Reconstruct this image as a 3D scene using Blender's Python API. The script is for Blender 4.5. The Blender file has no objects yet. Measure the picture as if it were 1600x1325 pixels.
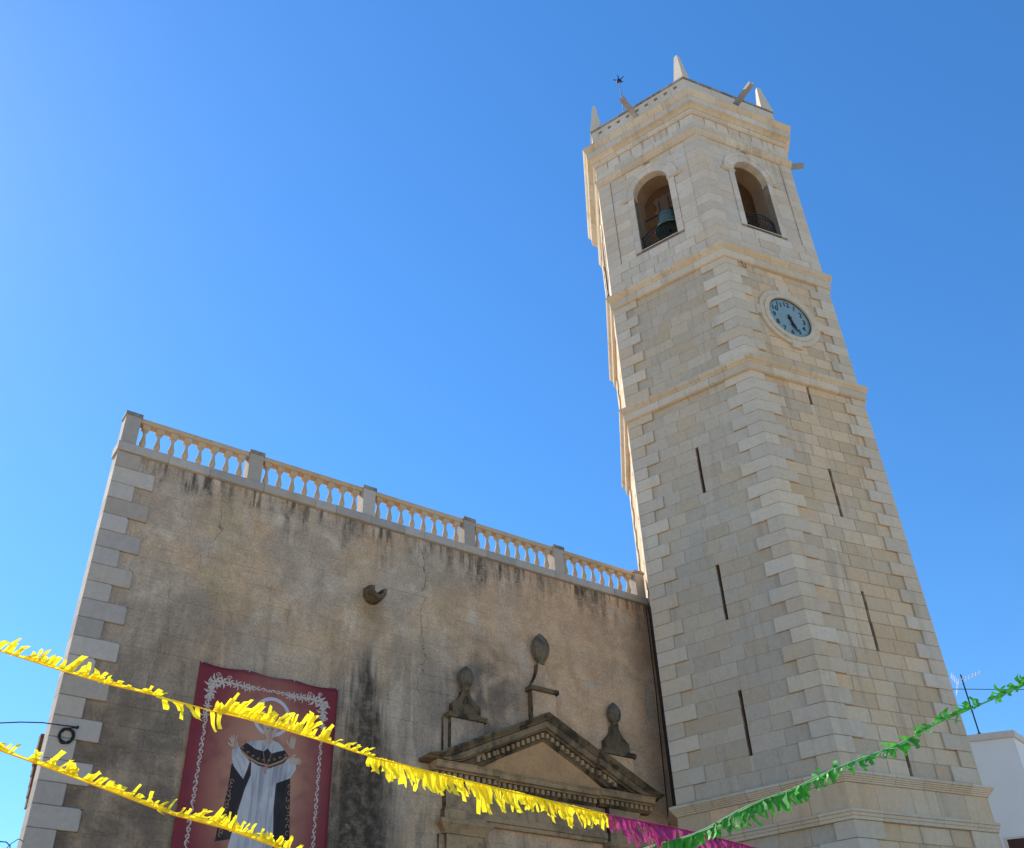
import bpy, bmesh, math, random
from mathutils import Vector, Matrix
random.seed(11)
R = math.radians
scn = bpy.context.scene
C = scn.collection

# ------------------------------------------------------------------ camera, sky, sun, exposure
CAM = Vector((-3.569, -21.511, 1.6))
cd = bpy.data.cameras.new('camera')
cam = bpy.data.objects.new('camera', cd); C.objects.link(cam)
RIGHT = Vector((0.82829204, -0.55923811, -0.03442433))
UP = Vector((-0.31057477, -0.50939533, 0.8025333))
FWD = Vector((0.4663428, 0.65404062, 0.59561335))
cam.matrix_world = Matrix(((RIGHT.x, UP.x, -FWD.x, CAM.x), (RIGHT.y, UP.y, -FWD.y, CAM.y),
                           (RIGHT.z, UP.z, -FWD.z, CAM.z), (0, 0, 0, 1)))
cd.sensor_fit = 'HORIZONTAL'; cd.sensor_width = 36.0
cd.lens = 1558.82 / 1600 * 36.0
cd.clip_end = 3000
scn.camera = cam

SUN_H, SUN_E = R(107.5), R(42.6)
w = bpy.data.worlds.new('World'); scn.world = w; w.use_nodes = True
wn = w.node_tree
bg = wn.nodes['Background']
sky = wn.nodes.new('ShaderNodeTexSky'); sky.sky_type = 'NISHITA'; sky.sun_disc = False
sky.sun_elevation = SUN_E; sky.sun_rotation = math.pi / 2 - SUN_H
sky.air_density = 1.2; sky.dust_density = 0.10; sky.ozone_density = 8.0; sky.altitude = 50
hs = wn.nodes.new('ShaderNodeHueSaturation'); hs.inputs['Saturation'].default_value = 1.15
wn.links.new(sky.outputs[0], hs.inputs['Color'])
wn.links.new(hs.outputs[0], bg.inputs[0]); bg.inputs[1].default_value = 0.15
sd = bpy.data.lights.new('sun', 'SUN'); sd.energy = 5.0; sd.angle = R(0.53); sd.color = (1, .95, .86)
sun = bpy.data.objects.new('sun', sd); C.objects.link(sun)
sdir = Vector((math.cos(SUN_E) * math.cos(SUN_H), math.cos(SUN_E) * math.sin(SUN_H), math.sin(SUN_E)))
sun.rotation_euler = sdir.to_track_quat('Z', 'Y').to_euler()
sun.location = sdir * 80
scn.view_settings.view_transform = 'Standard'; scn.view_settings.look = 'None'
scn.view_settings.gamma = 1; scn.view_settings.exposure = 0.52
scn.cycles.max_bounces = 6; scn.cycles.diffuse_bounces = 4

# ------------------------------------------------------------------ material helpers
class M:
    def __init__(s, name, rough=.85, spec=.25):
        s.m = bpy.data.materials.new(name); s.m.use_nodes = True
        s.t = s.m.node_tree; s.b = s.t.nodes['Principled BSDF']
        s.b.inputs['Roughness'].default_value = rough
        s.b.inputs['Specular IOR Level'].default_value = spec
        s.pos = None
    def n(s, typ, **k):
        nd = s.t.nodes.new(typ)
        for a, v in k.items(): setattr(nd, a, v)
        return nd
    def l(s, a, b): s.t.links.new(a, b)
    def P(s):
        if not s.pos: s.pos = s.n('ShaderNodeNewGeometry').outputs['Position']
        return s.pos
    def put(s, sock, v):
        if isinstance(v, bpy.types.NodeSocket): s.l(v, sock)
        elif isinstance(v, (tuple, list)) and len(v) == 3 and sock.type == 'RGBA': sock.default_value = (*v, 1)
        else: sock.default_value = v
    def vec(s, sc):
        nd = s.n('ShaderNodeVectorMath', operation='MULTIPLY'); s.l(s.P(), nd.inputs[0]); nd.inputs[1].default_value = sc
        return nd.outputs[0]
    def noise(s, scale, det=4, rough=.55, dist=0.0):
        nd = s.n('ShaderNodeTexNoise'); nd.inputs['Detail'].default_value = det
        nd.inputs['Roughness'].default_value = rough; nd.inputs['Distortion'].default_value = dist
        if isinstance(scale, tuple): s.l(s.vec(scale), nd.inputs['Vector']); nd.inputs['Scale'].default_value = 1
        else: s.l(s.P(), nd.inputs['Vector']); nd.inputs['Scale'].default_value = scale
        return nd.outputs['Fac']
    def xyz(s):
        nd = s.n('ShaderNodeSeparateXYZ'); s.l(s.P(), nd.inputs[0]); return nd.outputs
    def ma(s, op, a, b=0.0, c=0.0, clamp=False):
        nd = s.n('ShaderNodeMath', operation=op, use_clamp=clamp)
        s.put(nd.inputs[0], a); s.put(nd.inputs[1], b); s.put(nd.inputs[2], c); return nd.outputs[0]
    def ss(s, v, a, b):
        """smooth 0..1 as v goes a..b (b may be below a)"""
        nd = s.n('ShaderNodeMapRange', interpolation_type='SMOOTHSTEP')
        lo, hi = (a, b) if a < b else (b, a)
        s.put(nd.inputs[0], v); nd.inputs[1].default_value = lo; nd.inputs[2].default_value = hi
        nd.inputs[3].default_value, nd.inputs[4].default_value = (0, 1) if a < b else (1, 0)
        return nd.outputs[0]
    def mix(s, f, a, b):
        nd = s.n('ShaderNodeMix', data_type='RGBA'); s.put(nd.inputs[0], f); s.put(nd.inputs[6], a); s.put(nd.inputs[7], b)
        return nd.outputs[2]
    def mul(s, col, f):
        nd = s.n('ShaderNodeMix', data_type='RGBA', blend_type='MULTIPLY'); nd.inputs[0].default_value = 1
        s.put(nd.inputs[6], col)
        g = s.n('ShaderNodeCombineColor'); [s.put(g.inputs[i], f) for i in range(3)]
        s.l(g.outputs[0], nd.inputs[7]); return nd.outputs[2]
    def rnd(s):
        nd = s.n('ShaderNodeAttribute', attribute_name='rnd'); return nd.outputs['Fac']
    def bump(s, h, strength=.4, dist=.02):
        nd = s.n('ShaderNodeBump'); nd.inputs['Strength'].default_value = strength; nd.inputs['Distance'].default_value = dist
        s.put(nd.inputs['Height'], h); s.l(nd.outputs[0], s.b.inputs['Normal'])
    def out(s, col):
        s.put(s.b.inputs['Base Color'], col); return s.m

def plain(name, col, rough=.7, var=.12, scale=6, bump=.0, metallic=0):
    m = M(name, rough); nz = m.noise(scale, 5)
    m.b.inputs['Metallic'].default_value = metallic
    if bump: m.bump(nz, bump, .02)
    return m.out(m.mul(col, m.ma('MULTIPLY_ADD', nz, var * 2, 1 - var)))

def limestone(name, base, warm, streak=.35, speck=.25, bump=.35, var=.2):
    m = M(name, .9, .15); r = m.rnd()
    big = m.noise(.55, 3); mid = m.noise(3.2, 5, .6); fine = m.noise(22, 4, .65); st = m.noise((2.6, 2.6, .22), 5, .6)
    col = m.mix(m.ss(big, .38, .66), base, warm)
    col = m.mix(m.ma('MULTIPLY', m.ss(mid, .5, .75), .35), col, tuple(c * .78 for c in warm))
    col = m.mul(col, m.ma('MULTIPLY_ADD', r, var, 1.02 - var * .5))
    col = m.mix(m.ma('MULTIPLY', m.ss(m.ma('FRACT', m.ma('MULTIPLY', r, 7.31)), .72, .8), .35), col, tuple(c * k for c, k in zip(warm, (.98, .86, .72))))
    col = m.mix(m.ma('MULTIPLY', m.ss(st, .52, .72), streak), col, (.27, .205, .14))
    col = m.mix(m.ma('MULTIPLY', m.ss(fine, .56, .76), speck), col, (.24, .20, .16))
    col = m.mul(col, m.ma('MULTIPLY_ADD', m.noise(8.5, 4, .6), .30, .85))
    m.bump(m.ma('ADD', m.ma('MULTIPLY', fine, .5), mid), bump, .02)
    return m.out(col)

MT = {}
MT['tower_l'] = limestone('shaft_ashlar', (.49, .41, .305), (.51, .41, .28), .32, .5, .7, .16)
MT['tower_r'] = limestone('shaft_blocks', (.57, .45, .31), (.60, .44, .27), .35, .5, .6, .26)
MT['quoin'] = limestone('quoin_limestone', (.575, .485, .365), (.59, .475, .33), .24, .28, .3)
MT['cornice'] = limestone('cornice_limestone', (.58, .485, .36), (.56, .44, .29), .45, .3, .3)
MT['belfry'] = limestone('belfry_limestone', (.59, .51, .40), (.59, .485, .355), .3, .35, .4)
MT['mortar'] = plain('ochre_mortar', (.36, .25, .155), .95, .2, 5, .3)
MT['mortar_grey'] = plain('grey_mortar', (.40, .33, .25), .95, .2, 5, .3)
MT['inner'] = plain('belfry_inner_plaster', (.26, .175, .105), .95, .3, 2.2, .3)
MT['church_quoin'] = limestone('pale_grey_limestone', (.41, .36, .305), (.43, .37, .30), .25, .45, .5, .34)
MT['baluster'] = limestone('cream_stone', (.52, .40, .265), (.52, .365, .215), .25, .2, .2)
MT['iron'] = plain('black_iron', (.02, .019, .018), .6, .3, 20)
MT['bronze'] = M('green_bronze', .55)
_b = MT['bronze']; _b.b.inputs['Metallic'].default_value = .35
MT['bronze'] = _b.out(_b.mix(_b.ss(_b.noise(5, 5), .35, .65), (.055, .09, .072), (.09, .145, .115)))
MT['yoke'] = plain('red_brown_timber', (.095, .045, .016), .7, .35, 8)
MT['spout_l'] = plain('grey_spout_stone', (.34, .32, .29), .9, .25, 5, .3)
MT['dial'] = plain('blue_dial_enamel', (.215, .315, .325), .45, .14, 5)
MT['ink'] = plain('dark_blue_paint', (.02, .035, .05), .6, .2, 5)
MT['hand'] = plain('dark_brown_hand', (.035, .022, .018), .6, .2, 9)
MT['steel'] = plain('galvanised_steel', (.45, .46, .47), .4, .15, 9, 0, .7)
MT['cable'] = plain('black_cable', (.016, .016, .02), .6, .2, 20)
MT['white_wall'] = plain('white_render', (.74, .73, .70), .9, .06, 1.1, .15)
MT['coping'] = plain('beige_coping', (.62, .55, .45), .9, .15, 4, .2)
MT['shutter'] = plain('brown_roller_shutter', (.075, .028, .02), .6, .2, 6)
MT['timber'] = plain('weathered_brown_boards', (.19, .095, .05), .95, .5, 6, .8)
MT['paving'] = plain('beige_paving', (.50, .40, .28), .9, .2, .6, .2)
MT['body'] = plain('rough_rubble_plaster', (.33, .27, .2), .95, .2, 1, .3)
MT['dark'] = plain('dark_recess_stone', (.10, .085, .07), .95, .2, 4)

def facade_mat():
    m = M('weathered_facade_plaster', .93, .12)
    x, y, z = m.xyz()
    n1 = m.noise(.42, 4, .55, .6); n2 = m.noise(1.15, 6, .6, .4); n3 = m.noise(4.2, 6, .65); n4 = m.noise(18, 4, .6); n5 = m.noise(.8, 5, .62, 1.2)
    st = m.noise((1.9, 1.9, .30), 6, .62, .4); st2 = m.noise((5.5, 5.5, .5), 5, .6)
    grey = (.44, .335, .235); tan = (.52, .355, .21); pink = (.68, .405, .22); pale = (.58, .46, .335)
    col = m.mix(m.ss(n1, .40, .62), grey, tan)
    col = m.mix(m.ma('MULTIPLY', m.ss(x, 8.5, 14), m.ma('MULTIPLY_ADD', m.ss(n2, .35, .65), .5, .5)), col, pink)
    col = m.mix(m.ma('MULTIPLY', m.ma('MULTIPLY', m.ss(n2, .52, .68), m.ss(z, 10.2, 12.5)), .75), col, pale)
    col = m.mix(m.ma('MULTIPLY', m.ss(n3, .54, .70), .5), col, (.50, .31, .17))
    # tan repair strip
    xa = m.ma('ADD', x, m.ma('MULTIPLY_ADD', n1, 1.6, -.8))
    xa = m.ma('ADD', xa, m.ma('MULTIPLY_ADD', n3, .35, -.17))
    d = m.ma('ABSOLUTE', m.ma('SUBTRACT', xa, 3.0))
    f = m.ma('MULTIPLY', m.ss(d, .38, .28), m.ma('MULTIPLY', m.ss(z, 12.2, 12.8), m.ss(z, 15.7, 15.2)))
    col = m.mix(m.ma('MULTIPLY', f, .6), col, (.43, .32, .18))
    # lower left grime
    f = m.ma('MULTIPLY', m.ss(z, 13.4, 8.2), m.ss(x, 8.5, .5))
    f = m.ma('MULTIPLY', f, m.ma('MULTIPLY_ADD', m.ss(n2, .34, .62), .55, .45))
    col = m.mix(m.ma('MULTIPLY', f, .92), col, (.105, .078, .056))
    f = m.ma('MULTIPLY', m.ss(z, 14.6, 10.5), m.ss(st, .45, .60))
    col = m.mix(m.ma('MULTIPLY', m.ma('MULTIPLY', f, m.ss(x, 16.5, 8)), .5), col, (.17, .13, .095))
    # grime round the portal pedestal and joint with the tower
    dx = m.ma('SUBTRACT', x, 10.6); dz = m.ma('SUBTRACT', z, 11.7)
    rr = m.ma('SQRT', m.ma('ADD', m.ma('MULTIPLY', dx, dx), m.ma('MULTIPLY', dz, dz)))
    f = m.ma('MULTIPLY', m.ss(rr, 2.3, .3), m.ss(n2, .36, .58))
    col = m.mix(m.ma('MULTIPLY', f, .75), col, (.11, .088, .07))
    # black run-off under the plinth course, heavier in some stretches
    wq = m.ma('MULTIPLY_ADD', m.ss(m.noise((.8, 0., 0.), 3, .6), .38, .58), .6, .4)
    mould = m.ma('MULTIPLY_ADD', m.ss(m.noise(7, 6, .75), .40, .62), .6, .4)
    f = m.ma('MULTIPLY', m.ss(st, .45, .60), m.ss(m.ma('ADD', z, m.ma('MULTIPLY_ADD', n5, 2.4, -1.2)), 14.2, 15.6))
    col = m.mix(m.ma('MULTIPLY', m.ma('MULTIPLY', f, m.ma('MULTIPLY', wq, mould)), .95), col, (.055, .046, .04))
    f = m.ma('MULTIPLY', m.ss(st2, .46, .6), m.ss(m.ma('ADD', z, m.ma('MULTIPLY_ADD', n5, 1.6, -.8)), 15.25, 15.75))
    col = m.mix(m.ma('MULTIPLY', m.ma('MULTIPLY', f, wq), .8), col, (.03, .026, .023))
    # long black algae streak beside the banner
    xb = m.ma('ADD', x, m.ma('MULTIPLY_ADD', n2, .6, -.3))
    xb = m.ma('ADD', xb, m.ma('MULTIPLY_ADD', st2, 1.5, -.75))
    d = m.ma('ABSOLUTE', m.ma('SUBTRACT', xb, 7.0))
    wd = m.ma('MULTIPLY_ADD', m.ma('SUBTRACT', 12.3, z), .17, .26)
    q = m.ma('DIVIDE', d, wd)
    f = m.ma('MULTIPLY', m.ss(q, 1.5, .3), m.ss(m.ma('ADD', z, m.ma('MULTIPLY_ADD', st2, 2.4, -1.2)), 12.5, 11.2))
    f = m.ma('MULTIPLY', f, m.ma('MULTIPLY_ADD', m.ss(n3, .3, .6), .45, .55))
    col = m.mix(m.ma('MULTIPLY', f, .93), col, (.034, .027, .02))
    # ochre run below the waterspout
    dx = m.ma('SUBTRACT', x, 7.0); dz = m.ma('MULTIPLY', m.ma('SUBTRACT', z, 13.25), .8)
    rr = m.ma('SQRT', m.ma('ADD', m.ma('MULTIPLY', dx, dx), m.ma('MULTIPLY', dz, dz)))
    col = m.mix(m.ma('MULTIPLY', m.ss(rr, .55, .05), .6), col, (.27, .19, .09))
    # peeled plaster by the tower
    dx = m.ma('SUBTRACT', x, 16.42); dz = m.ma('MULTIPLY', m.ma('SUBTRACT', z, 12.4), .32)
    rr = m.ma('ADD', m.ma('SQRT', m.ma('ADD', m.ma('MULTIPLY', dx, dx), m.ma('MULTIPLY', dz, dz))), m.ma('MULTIPLY_ADD', n3, .5, -.25))
    peel = m.ss(rr, .22, .19)
    col = m.mix(m.ma('MULTIPLY', peel, .7), col, (.46, .36, .25))
    # hairline cracks
    for x0, za, zb in ((8.55, 11.2, 15.7), (2.75, 13.8, 15.6)):
        xc = m.ma('ADD', x, m.ma('ADD', m.ma('MULTIPLY_ADD', n2, 1.0, -.5), m.ma('MULTIPLY_ADD', n3, .22, -.11)))
        d = m.ma('ABSOLUTE', m.ma('SUBTRACT', xc, x0))
        f = m.ma('MULTIPLY', m.ss(d, .016, .006), m.ma('MULTIPLY', m.ss(z, za, za + .4), m.ss(z, zb, zb - .3)))
        col = m.mix(m.ma('MULTIPLY', f, .7), col, (.06, .05, .04))
    col = m.mul(col, m.ma('MULTIPLY_ADD', m.rnd(), .07, .965))
    col = m.mul(col, m.ma('MULTIPLY_ADD', m.ss(n5, .34, .66), .22, .89))
    col = m.mul(col, m.ma('MULTIPLY_ADD', m.ss(n3, .36, .64), .14, .93))
    col = m.mul(col, m.ma('MULTIPLY_ADD', m.ss(n4, .3, .7), .30, .85))
    n6 = m.noise(2.4, 8, .7, 1.5)
    col = m.mix(m.ma('MULTIPLY', m.ss(n6, .57, .62), .20), col, (.21, .165, .125))
    col = m.mix(m.ma('MULTIPLY', m.ss(n6, .40, .36), .14), col, (.56, .48, .38))
    m.bump(m.ma('ADD', m.ma('MULTIPLY', n4, .35), m.ma('SUBTRACT', n3, m.ma('MULTIPLY', peel, .6))), .45, .025)
    return m.out(col)
MT['facade'] = facade_mat()

def portal_mat(name, a, b, dirt, amt):
    m = M(name, .92, .12); n = m.noise(2.1, 6, .6, .5); f = m.noise(14, 5, .65)
    col = m.mix(m.ss(m.noise(.9, 3), .38, .62), a, b)
    col = m.mix(m.ma('MULTIPLY', m.ss(n, .42, .62), amt), col, dirt)
    col = m.mix(m.ma('MULTIPLY', m.ss(f, .5, .72), .4), col, tuple(c * .5 for c in dirt))
    m.bump(m.ma('ADD', n, m.ma('MULTIPLY', f, .7)), .5, .03); return m.out(col)
MT['portal'] = portal_mat('warm_portal_stone', (.40, .27, .145), (.45, .29, .15), (.16, .115, .07), .6)
MT['portal_dark'] = portal_mat('sooty_portal_stone', (.23, .16, .09), (.28, .19, .105), (.07, .053, .038), .75)
MT['tymp'] = portal_mat('tympanum_plaster', (.54, .30, .14), (.57, .315, .14), (.36, .20, .095), .35)
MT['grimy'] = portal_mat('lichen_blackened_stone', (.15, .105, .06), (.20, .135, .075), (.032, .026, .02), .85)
MT['urn'] = portal_mat('lichen_grey_urn_stone', (.16, .13, .09), (.20, .155, .10), (.06, .05, .038), .65)
MT['pier_top'] = portal_mat('lichened_cap_stone', (.30, .27, .23), (.34, .30, .25), (.12, .10, .075), .7)

def plastic(name, col, trans, deep):
    m = M(name, .45, .3); nz = m.noise(9, 3)
    r = m.rnd(); c = m.mul(m.mix(m.ma('MULTIPLY', r, .38), col, deep), m.ma('MULTIPLY_ADD', nz, .3, .85)); trans = m.mix(m.ma('MULTIPLY', r, .35), trans, deep)
    m.put(m.b.inputs['Base Color'], c)
    tr = m.n('ShaderNodeBsdfTranslucent'); m.put(tr.inputs[0], trans)
    mx = m.n('ShaderNodeMixShader'); mx.inputs[0].default_value = .5
    m.l(m.b.outputs[0], mx.inputs[1]); m.l(tr.outputs[0], mx.inputs[2])
    m.l(mx.outputs[0], m.t.nodes['Material Output'].inputs[0]); return m.m
MT['yellow'] = plastic('yellow_tissue_plastic', (.95, .80, .03), (.98, .86, .03), (.62, .36, .008))
MT['pink'] = plastic('pink_tissue_plastic', (.46, .07, .23), (.42, .05, .17), (.30, .03, .20))
MT['green'] = plastic('green_tissue_plastic', (.065, .40, .045), (.08, .44, .025), (.02, .17, .06))

MT['cord_y'] = plain('orange_cord', (.70, .36, .01), .6, .1, 9); MT['cord_g'] = plain('pale_green_cord', (.10, .32, .18), .6, .1, 9)
def banner_mat():
    m = M('printed_red_banner', .6, .25)
    x, y, z = m.xyz(); n = m.noise(2.2, 5); n2 = m.noise(.9, 3)
    dx = m.ma('DIVIDE', m.ma('SUBTRACT', x, 4.55), 1.45); dz = m.ma('DIVIDE', m.ma('SUBTRACT', z, 8.6), 2.6)
    rr = m.ma('SQRT', m.ma('ADD', m.ma('MULTIPLY', dx, dx), m.ma('MULTIPLY', dz, dz)))
    col = m.mix(m.ss(rr, 1.25, .2), (.19, .020, .028), (.47, .24, .14))
    col = m.mix(m.ma('MULTIPLY', m.ss(n, .45, .7), .35), col, (.11, .018, .035))
    m.bump(n2, .3, .05); return m.out(col)
MT['banner'] = banner_mat()
for k, c in dict(p_white=(.44, .42, .41), p_black=(.028, .022, .022), p_skin=(.46, .33, .24), p_halo=(.50, .45, .47),
                 p_orn=(.48, .40, .33), p_gold=(.34, .19, .10), p_rose=(.42, .20, .17), p_grey=(.33, .31, .31)).items():
    MT[k] = plain(k.replace('p_', 'printed_'), c, .6, .08, 3)

def painted(name, dark, mid, light):
    m = M(name, .6, .2); a = m.noise((7, 7, .7), 3, .5, .4); b = m.noise((2.2, 2.2, 1.2), 3)
    c = m.mix(m.ss(a, .36, .52), dark, mid); return m.out(m.mix(m.ss(b, .48, .66), c, light))
MT['p_white'] = painted('printed_white_cloth', (.27, .26, .27), (.43, .41, .40), (.50, .47, .45))
MT['p_black'] = painted('printed_black_cloth', (.018, .014, .014), (.03, .022, .02), (.055, .04, .034))
MT['p_skin'] = painted('printed_skin', (.34, .22, .15), (.46, .33, .24), (.50, .38, .29))
# ------------------------------------------------------------------ mesh helpers
class MB:
    def __init__(s): s.v = []; s.f = []; s.r = []; s.cur = .5
    def add(s, vs, fs, rnd=None):
        o = len(s.v); s.v += [tuple(p) for p in vs]; s.f += [tuple(i + o for i in f) for f in fs]
        s.r += [s.cur if rnd is None else rnd] * len(fs)
    def box(s, x0, x1, y0, y1, z0, z1, rnd=None):
        s.add([(x0, y0, z0), (x1, y0, z0), (x1, y1, z0), (x0, y1, z0), (x0, y0, z1), (x1, y0, z1), (x1, y1, z1), (x0, y1, z1)],
              [(0, 3, 2, 1), (4, 5, 6, 7), (0, 1, 5, 4), (1, 2, 6, 5), (2, 3, 7, 6), (3, 0, 4, 7)], rnd)
    def loft(s, rings, closed=True, caps=True, rnd=None):
        n = len(rings[0]); vs = [p for r in rings for p in r]; fs = []
        for i in range(len(rings) - 1):
            for j in range(n if closed else n - 1):
                a, b = i * n + j, i * n + (j + 1) % n; fs.append((a, b, b + n, a + n))
        if caps: fs.append(tuple(range(n - 1, -1, -1))); fs.append(tuple((len(rings) - 1) * n + j for j in range(n)))
        s.add(vs, fs, rnd)
    def tube(s, pts, r, n=6):
        pts = [Vector(p) for p in pts]; rings = []
        for i, p in enumerate(pts):
            d = (pts[min(i + 1, len(pts) - 1)] - pts[max(i - 1, 0)]).normalized()
            a = d.orthogonal().normalized() if i == 0 else (pa - d * pa.dot(d)).normalized()
            pa = a; b = d.cross(a); rad = r[i] if isinstance(r, (list, tuple)) else r
            rings.append([p + (a * math.cos(t) + b * math.sin(t)) * rad for t in [k * 2 * math.pi / n for k in range(n)]])
        s.loft(rings)
    def lathe(s, c, prof, n=16, square=()):
        """prof (r, z) from bottom to top about vertical axis through c"""
        rings = []
        for r, z in prof:
            rings.append([(c[0] + r * math.cos(t), c[1] + r * math.sin(t), c[2] + z) for t in [k * 2 * math.pi / n for k in range(n)]])
        s.loft(rings)
    def build(s, name, mat, parent=None, smooth=False, kind=None, label=None, fix=False, dirty=False):
        me = bpy.data.meshes.new(name)
        org = Vector((0, 0, 0)); p = parent
        while p is not None: org += p.location; p = p.parent
        me.from_pydata([(v[0] - org.x, v[1] - org.y, v[2] - org.z) for v in s.v], [], s.f)
        if fix:
            bm = bmesh.new(); bm.from_mesh(me); bmesh.ops.recalc_face_normals(bm, faces=bm.faces); bm.to_mesh(me); bm.free()
        a = me.attributes.new('rnd', 'FLOAT', 'FACE')
        if len(me.polygons) == len(s.r): a.data.foreach_set('value', s.r)
        if smooth: me.polygons.foreach_set('use_smooth', [True] * len(me.polygons))
        me.materials.append(MT[mat] if isinstance(mat, str) else mat)
        o = bpy.data.objects.new(name, me); C.objects.link(o)
        if parent: o.parent = parent
        if dirty:  # left-facing faces take a second, darker stone
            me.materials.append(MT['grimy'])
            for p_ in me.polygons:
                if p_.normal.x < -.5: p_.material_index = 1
        if kind: o['kind'] = kind
        if label: o['label'] = label
        return o

def thing(name, label, cat, loc, group=None):
    o = bpy.data.objects.new(name, None); C.objects.link(o); o.location = loc; o.empty_display_size = .3
    o['label'] = label; o['category'] = cat
    if group: o['group'] = group
    return o
def tag(o, label, cat, group=None):
    o['label'] = label; o['category'] = cat
    if group: o['group'] = group
    return o

class Fr:
    """wall frame: u along, z up, d outward"""
    def __init__(s, o, e): s.o = Vector((o[0], o[1])); s.e = Vector((e[0], e[1])).normalized(); s.n = Vector((s.e.y, -s.e.x))
    def p(s, u, z, d): q = s.o + s.e * u + s.n * d; return (q.x, q.y, z)

def slab(mb, fr, quad, d0, d1, ch=.008, rnd=None, jit=0.):
    """stone with bevelled front. quad: (u,z) anticlockwise seen from outside; d0 back, d1 front"""
    if rnd is None: rnd = random.random()
    q = [(u + random.uniform(-jit, jit), z + random.uniform(-jit, jit)) for u, z in quad]
    cu = sum(a for a, b in q) / 4; cz = sum(b for a, b in q) / 4
    ins = [(u - math.copysign(ch, u - cu), z - math.copysign(ch, z - cz)) for u, z in q]
    vs = [fr.p(u, z, d0) for u, z in q] + [fr.p(u, z, d1 - ch) for u, z in q] + [fr.p(u, z, d1) for u, z in ins]
    fs = [(8, 9, 10, 11)]
    for i in range(4):
        j = (i + 1) % 4; fs += [(i, j, j + 4, i + 4), (i + 4, j + 4, j + 8, i + 8)]
    mb.add(vs, fs, rnd)

def row_breaks(a, b, wmin, wmax):
    L = b - a
    if L < wmin * 1.4: return [a, b]
    k = max(1, round(L / ((wmin + wmax) / 2))); ws = [random.uniform(wmin, wmax) for _ in range(k)]
    t = L / sum(ws); out = [a]
    for x in ws: out.append(out[-1] + x * t)
    out[-1] = b
    return out

# ------------------------------------------------------------------ ground
g = MB(); g.add([(-600, -600, 0), (600, -600, 0), (600, 600, 0), (-600, 600, 0)], [(0, 1, 2, 3)])
o = g.build('ground', 'paving'); o['kind'] = 'structure'

# ------------------------------------------------------------------ BELL TOWER (regular hexagon)
TC = Vector((20.559, -1.870)); A0 = R(-130.2505)
tower = thing('bell_tower', 'tall six-sided pale limestone bell tower with clock and arched belfry', 'bell tower', (TC.x, TC.y, 0))
def corner(k, rad): a = A0 + k * math.pi / 3; return Vector((TC.x + rad * math.cos(a), TC.y + rad * math.sin(a)))
def tface(i, rad): return Fr(corner(i, rad), corner(i + 1, rad) - corner(i, rad))
COS30 = math.cos(math.pi / 6); T30 = math.tan(math.pi / 6)
VIS = (5, 0)                       # the two faces the photograph shows; 4 is the sunlit sliver

def quoin(mb, k, rad, z0, z1, a, b, proud=0., th=.24, ch=.010, rnd=None):
    """stone bent round corner k: a metres back along the face to its left, b along the face to its right"""
    if rnd is None: rnd = random.random()
    fl, fr_ = tface(k - 1, rad), tface(k, rad)
    eL, eR = -fl.e, fr_.e; nL, nR = fl.n, fr_.n; c = corner(k, rad)
    def ring(off, z, sh=0.):
        d = proud + off
        cc = c + (nL + nR).normalized() * (d / COS30)
        ci = c - (nL + nR).normalized() * (th / COS30)
        pts = [c + eL * (a - sh) - nL * th, c + eL * (a - sh) + nL * d, cc, c + eR * (b - sh) + nR * d, c + eR * (b - sh) - nR * th, ci]
        return [(p.x, p.y, z) for p in pts]
    mb.loft([ring(-ch, z0), ring(0, z0 + ch), ring(0, z1 - ch), ring(-ch, z1)], rnd=rnd)

def panel(mb, fr, u0, u1, z0, z1, d, holes=(), depth=.5):
    """flat core with rectangular recesses"""
    us = sorted({u0, u1, *[h[0] for h in holes], *[h[1] for h in holes]}); zs = sorted({z0, z1, *[h[2] for h in holes], *[h[3] for h in holes]})
    for i in range(len(us) - 1):
        for j in range(len(zs) - 1):
            uc, zc = (us[i] + us[i + 1]) / 2, (zs[j] + zs[j + 1]) / 2
            if any(h[0] < uc < h[1] and h[2] < zc < h[3] for h in holes): continue
            mb.add([fr.p(us[i], zs[j], d), fr.p(us[i + 1], zs[j], d), fr.p(us[i + 1], zs[j + 1], d), fr.p(us[i], zs[j + 1], d)], [(0, 1, 2, 3)])
    for a, b, c, e in holes:
        o4 = [(a, c), (b, c), (b, e), (a, e)]
        vs = [fr.p(u, z, d) for u, z in o4] + [fr.p(u, z, d - depth) for u, z in o4]
        mb.add(vs, [(4, 5, 6, 7)] + [(i, i + 4, (i + 1) % 4 + 4, (i + 1) % 4) for i in range(4)])

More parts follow.
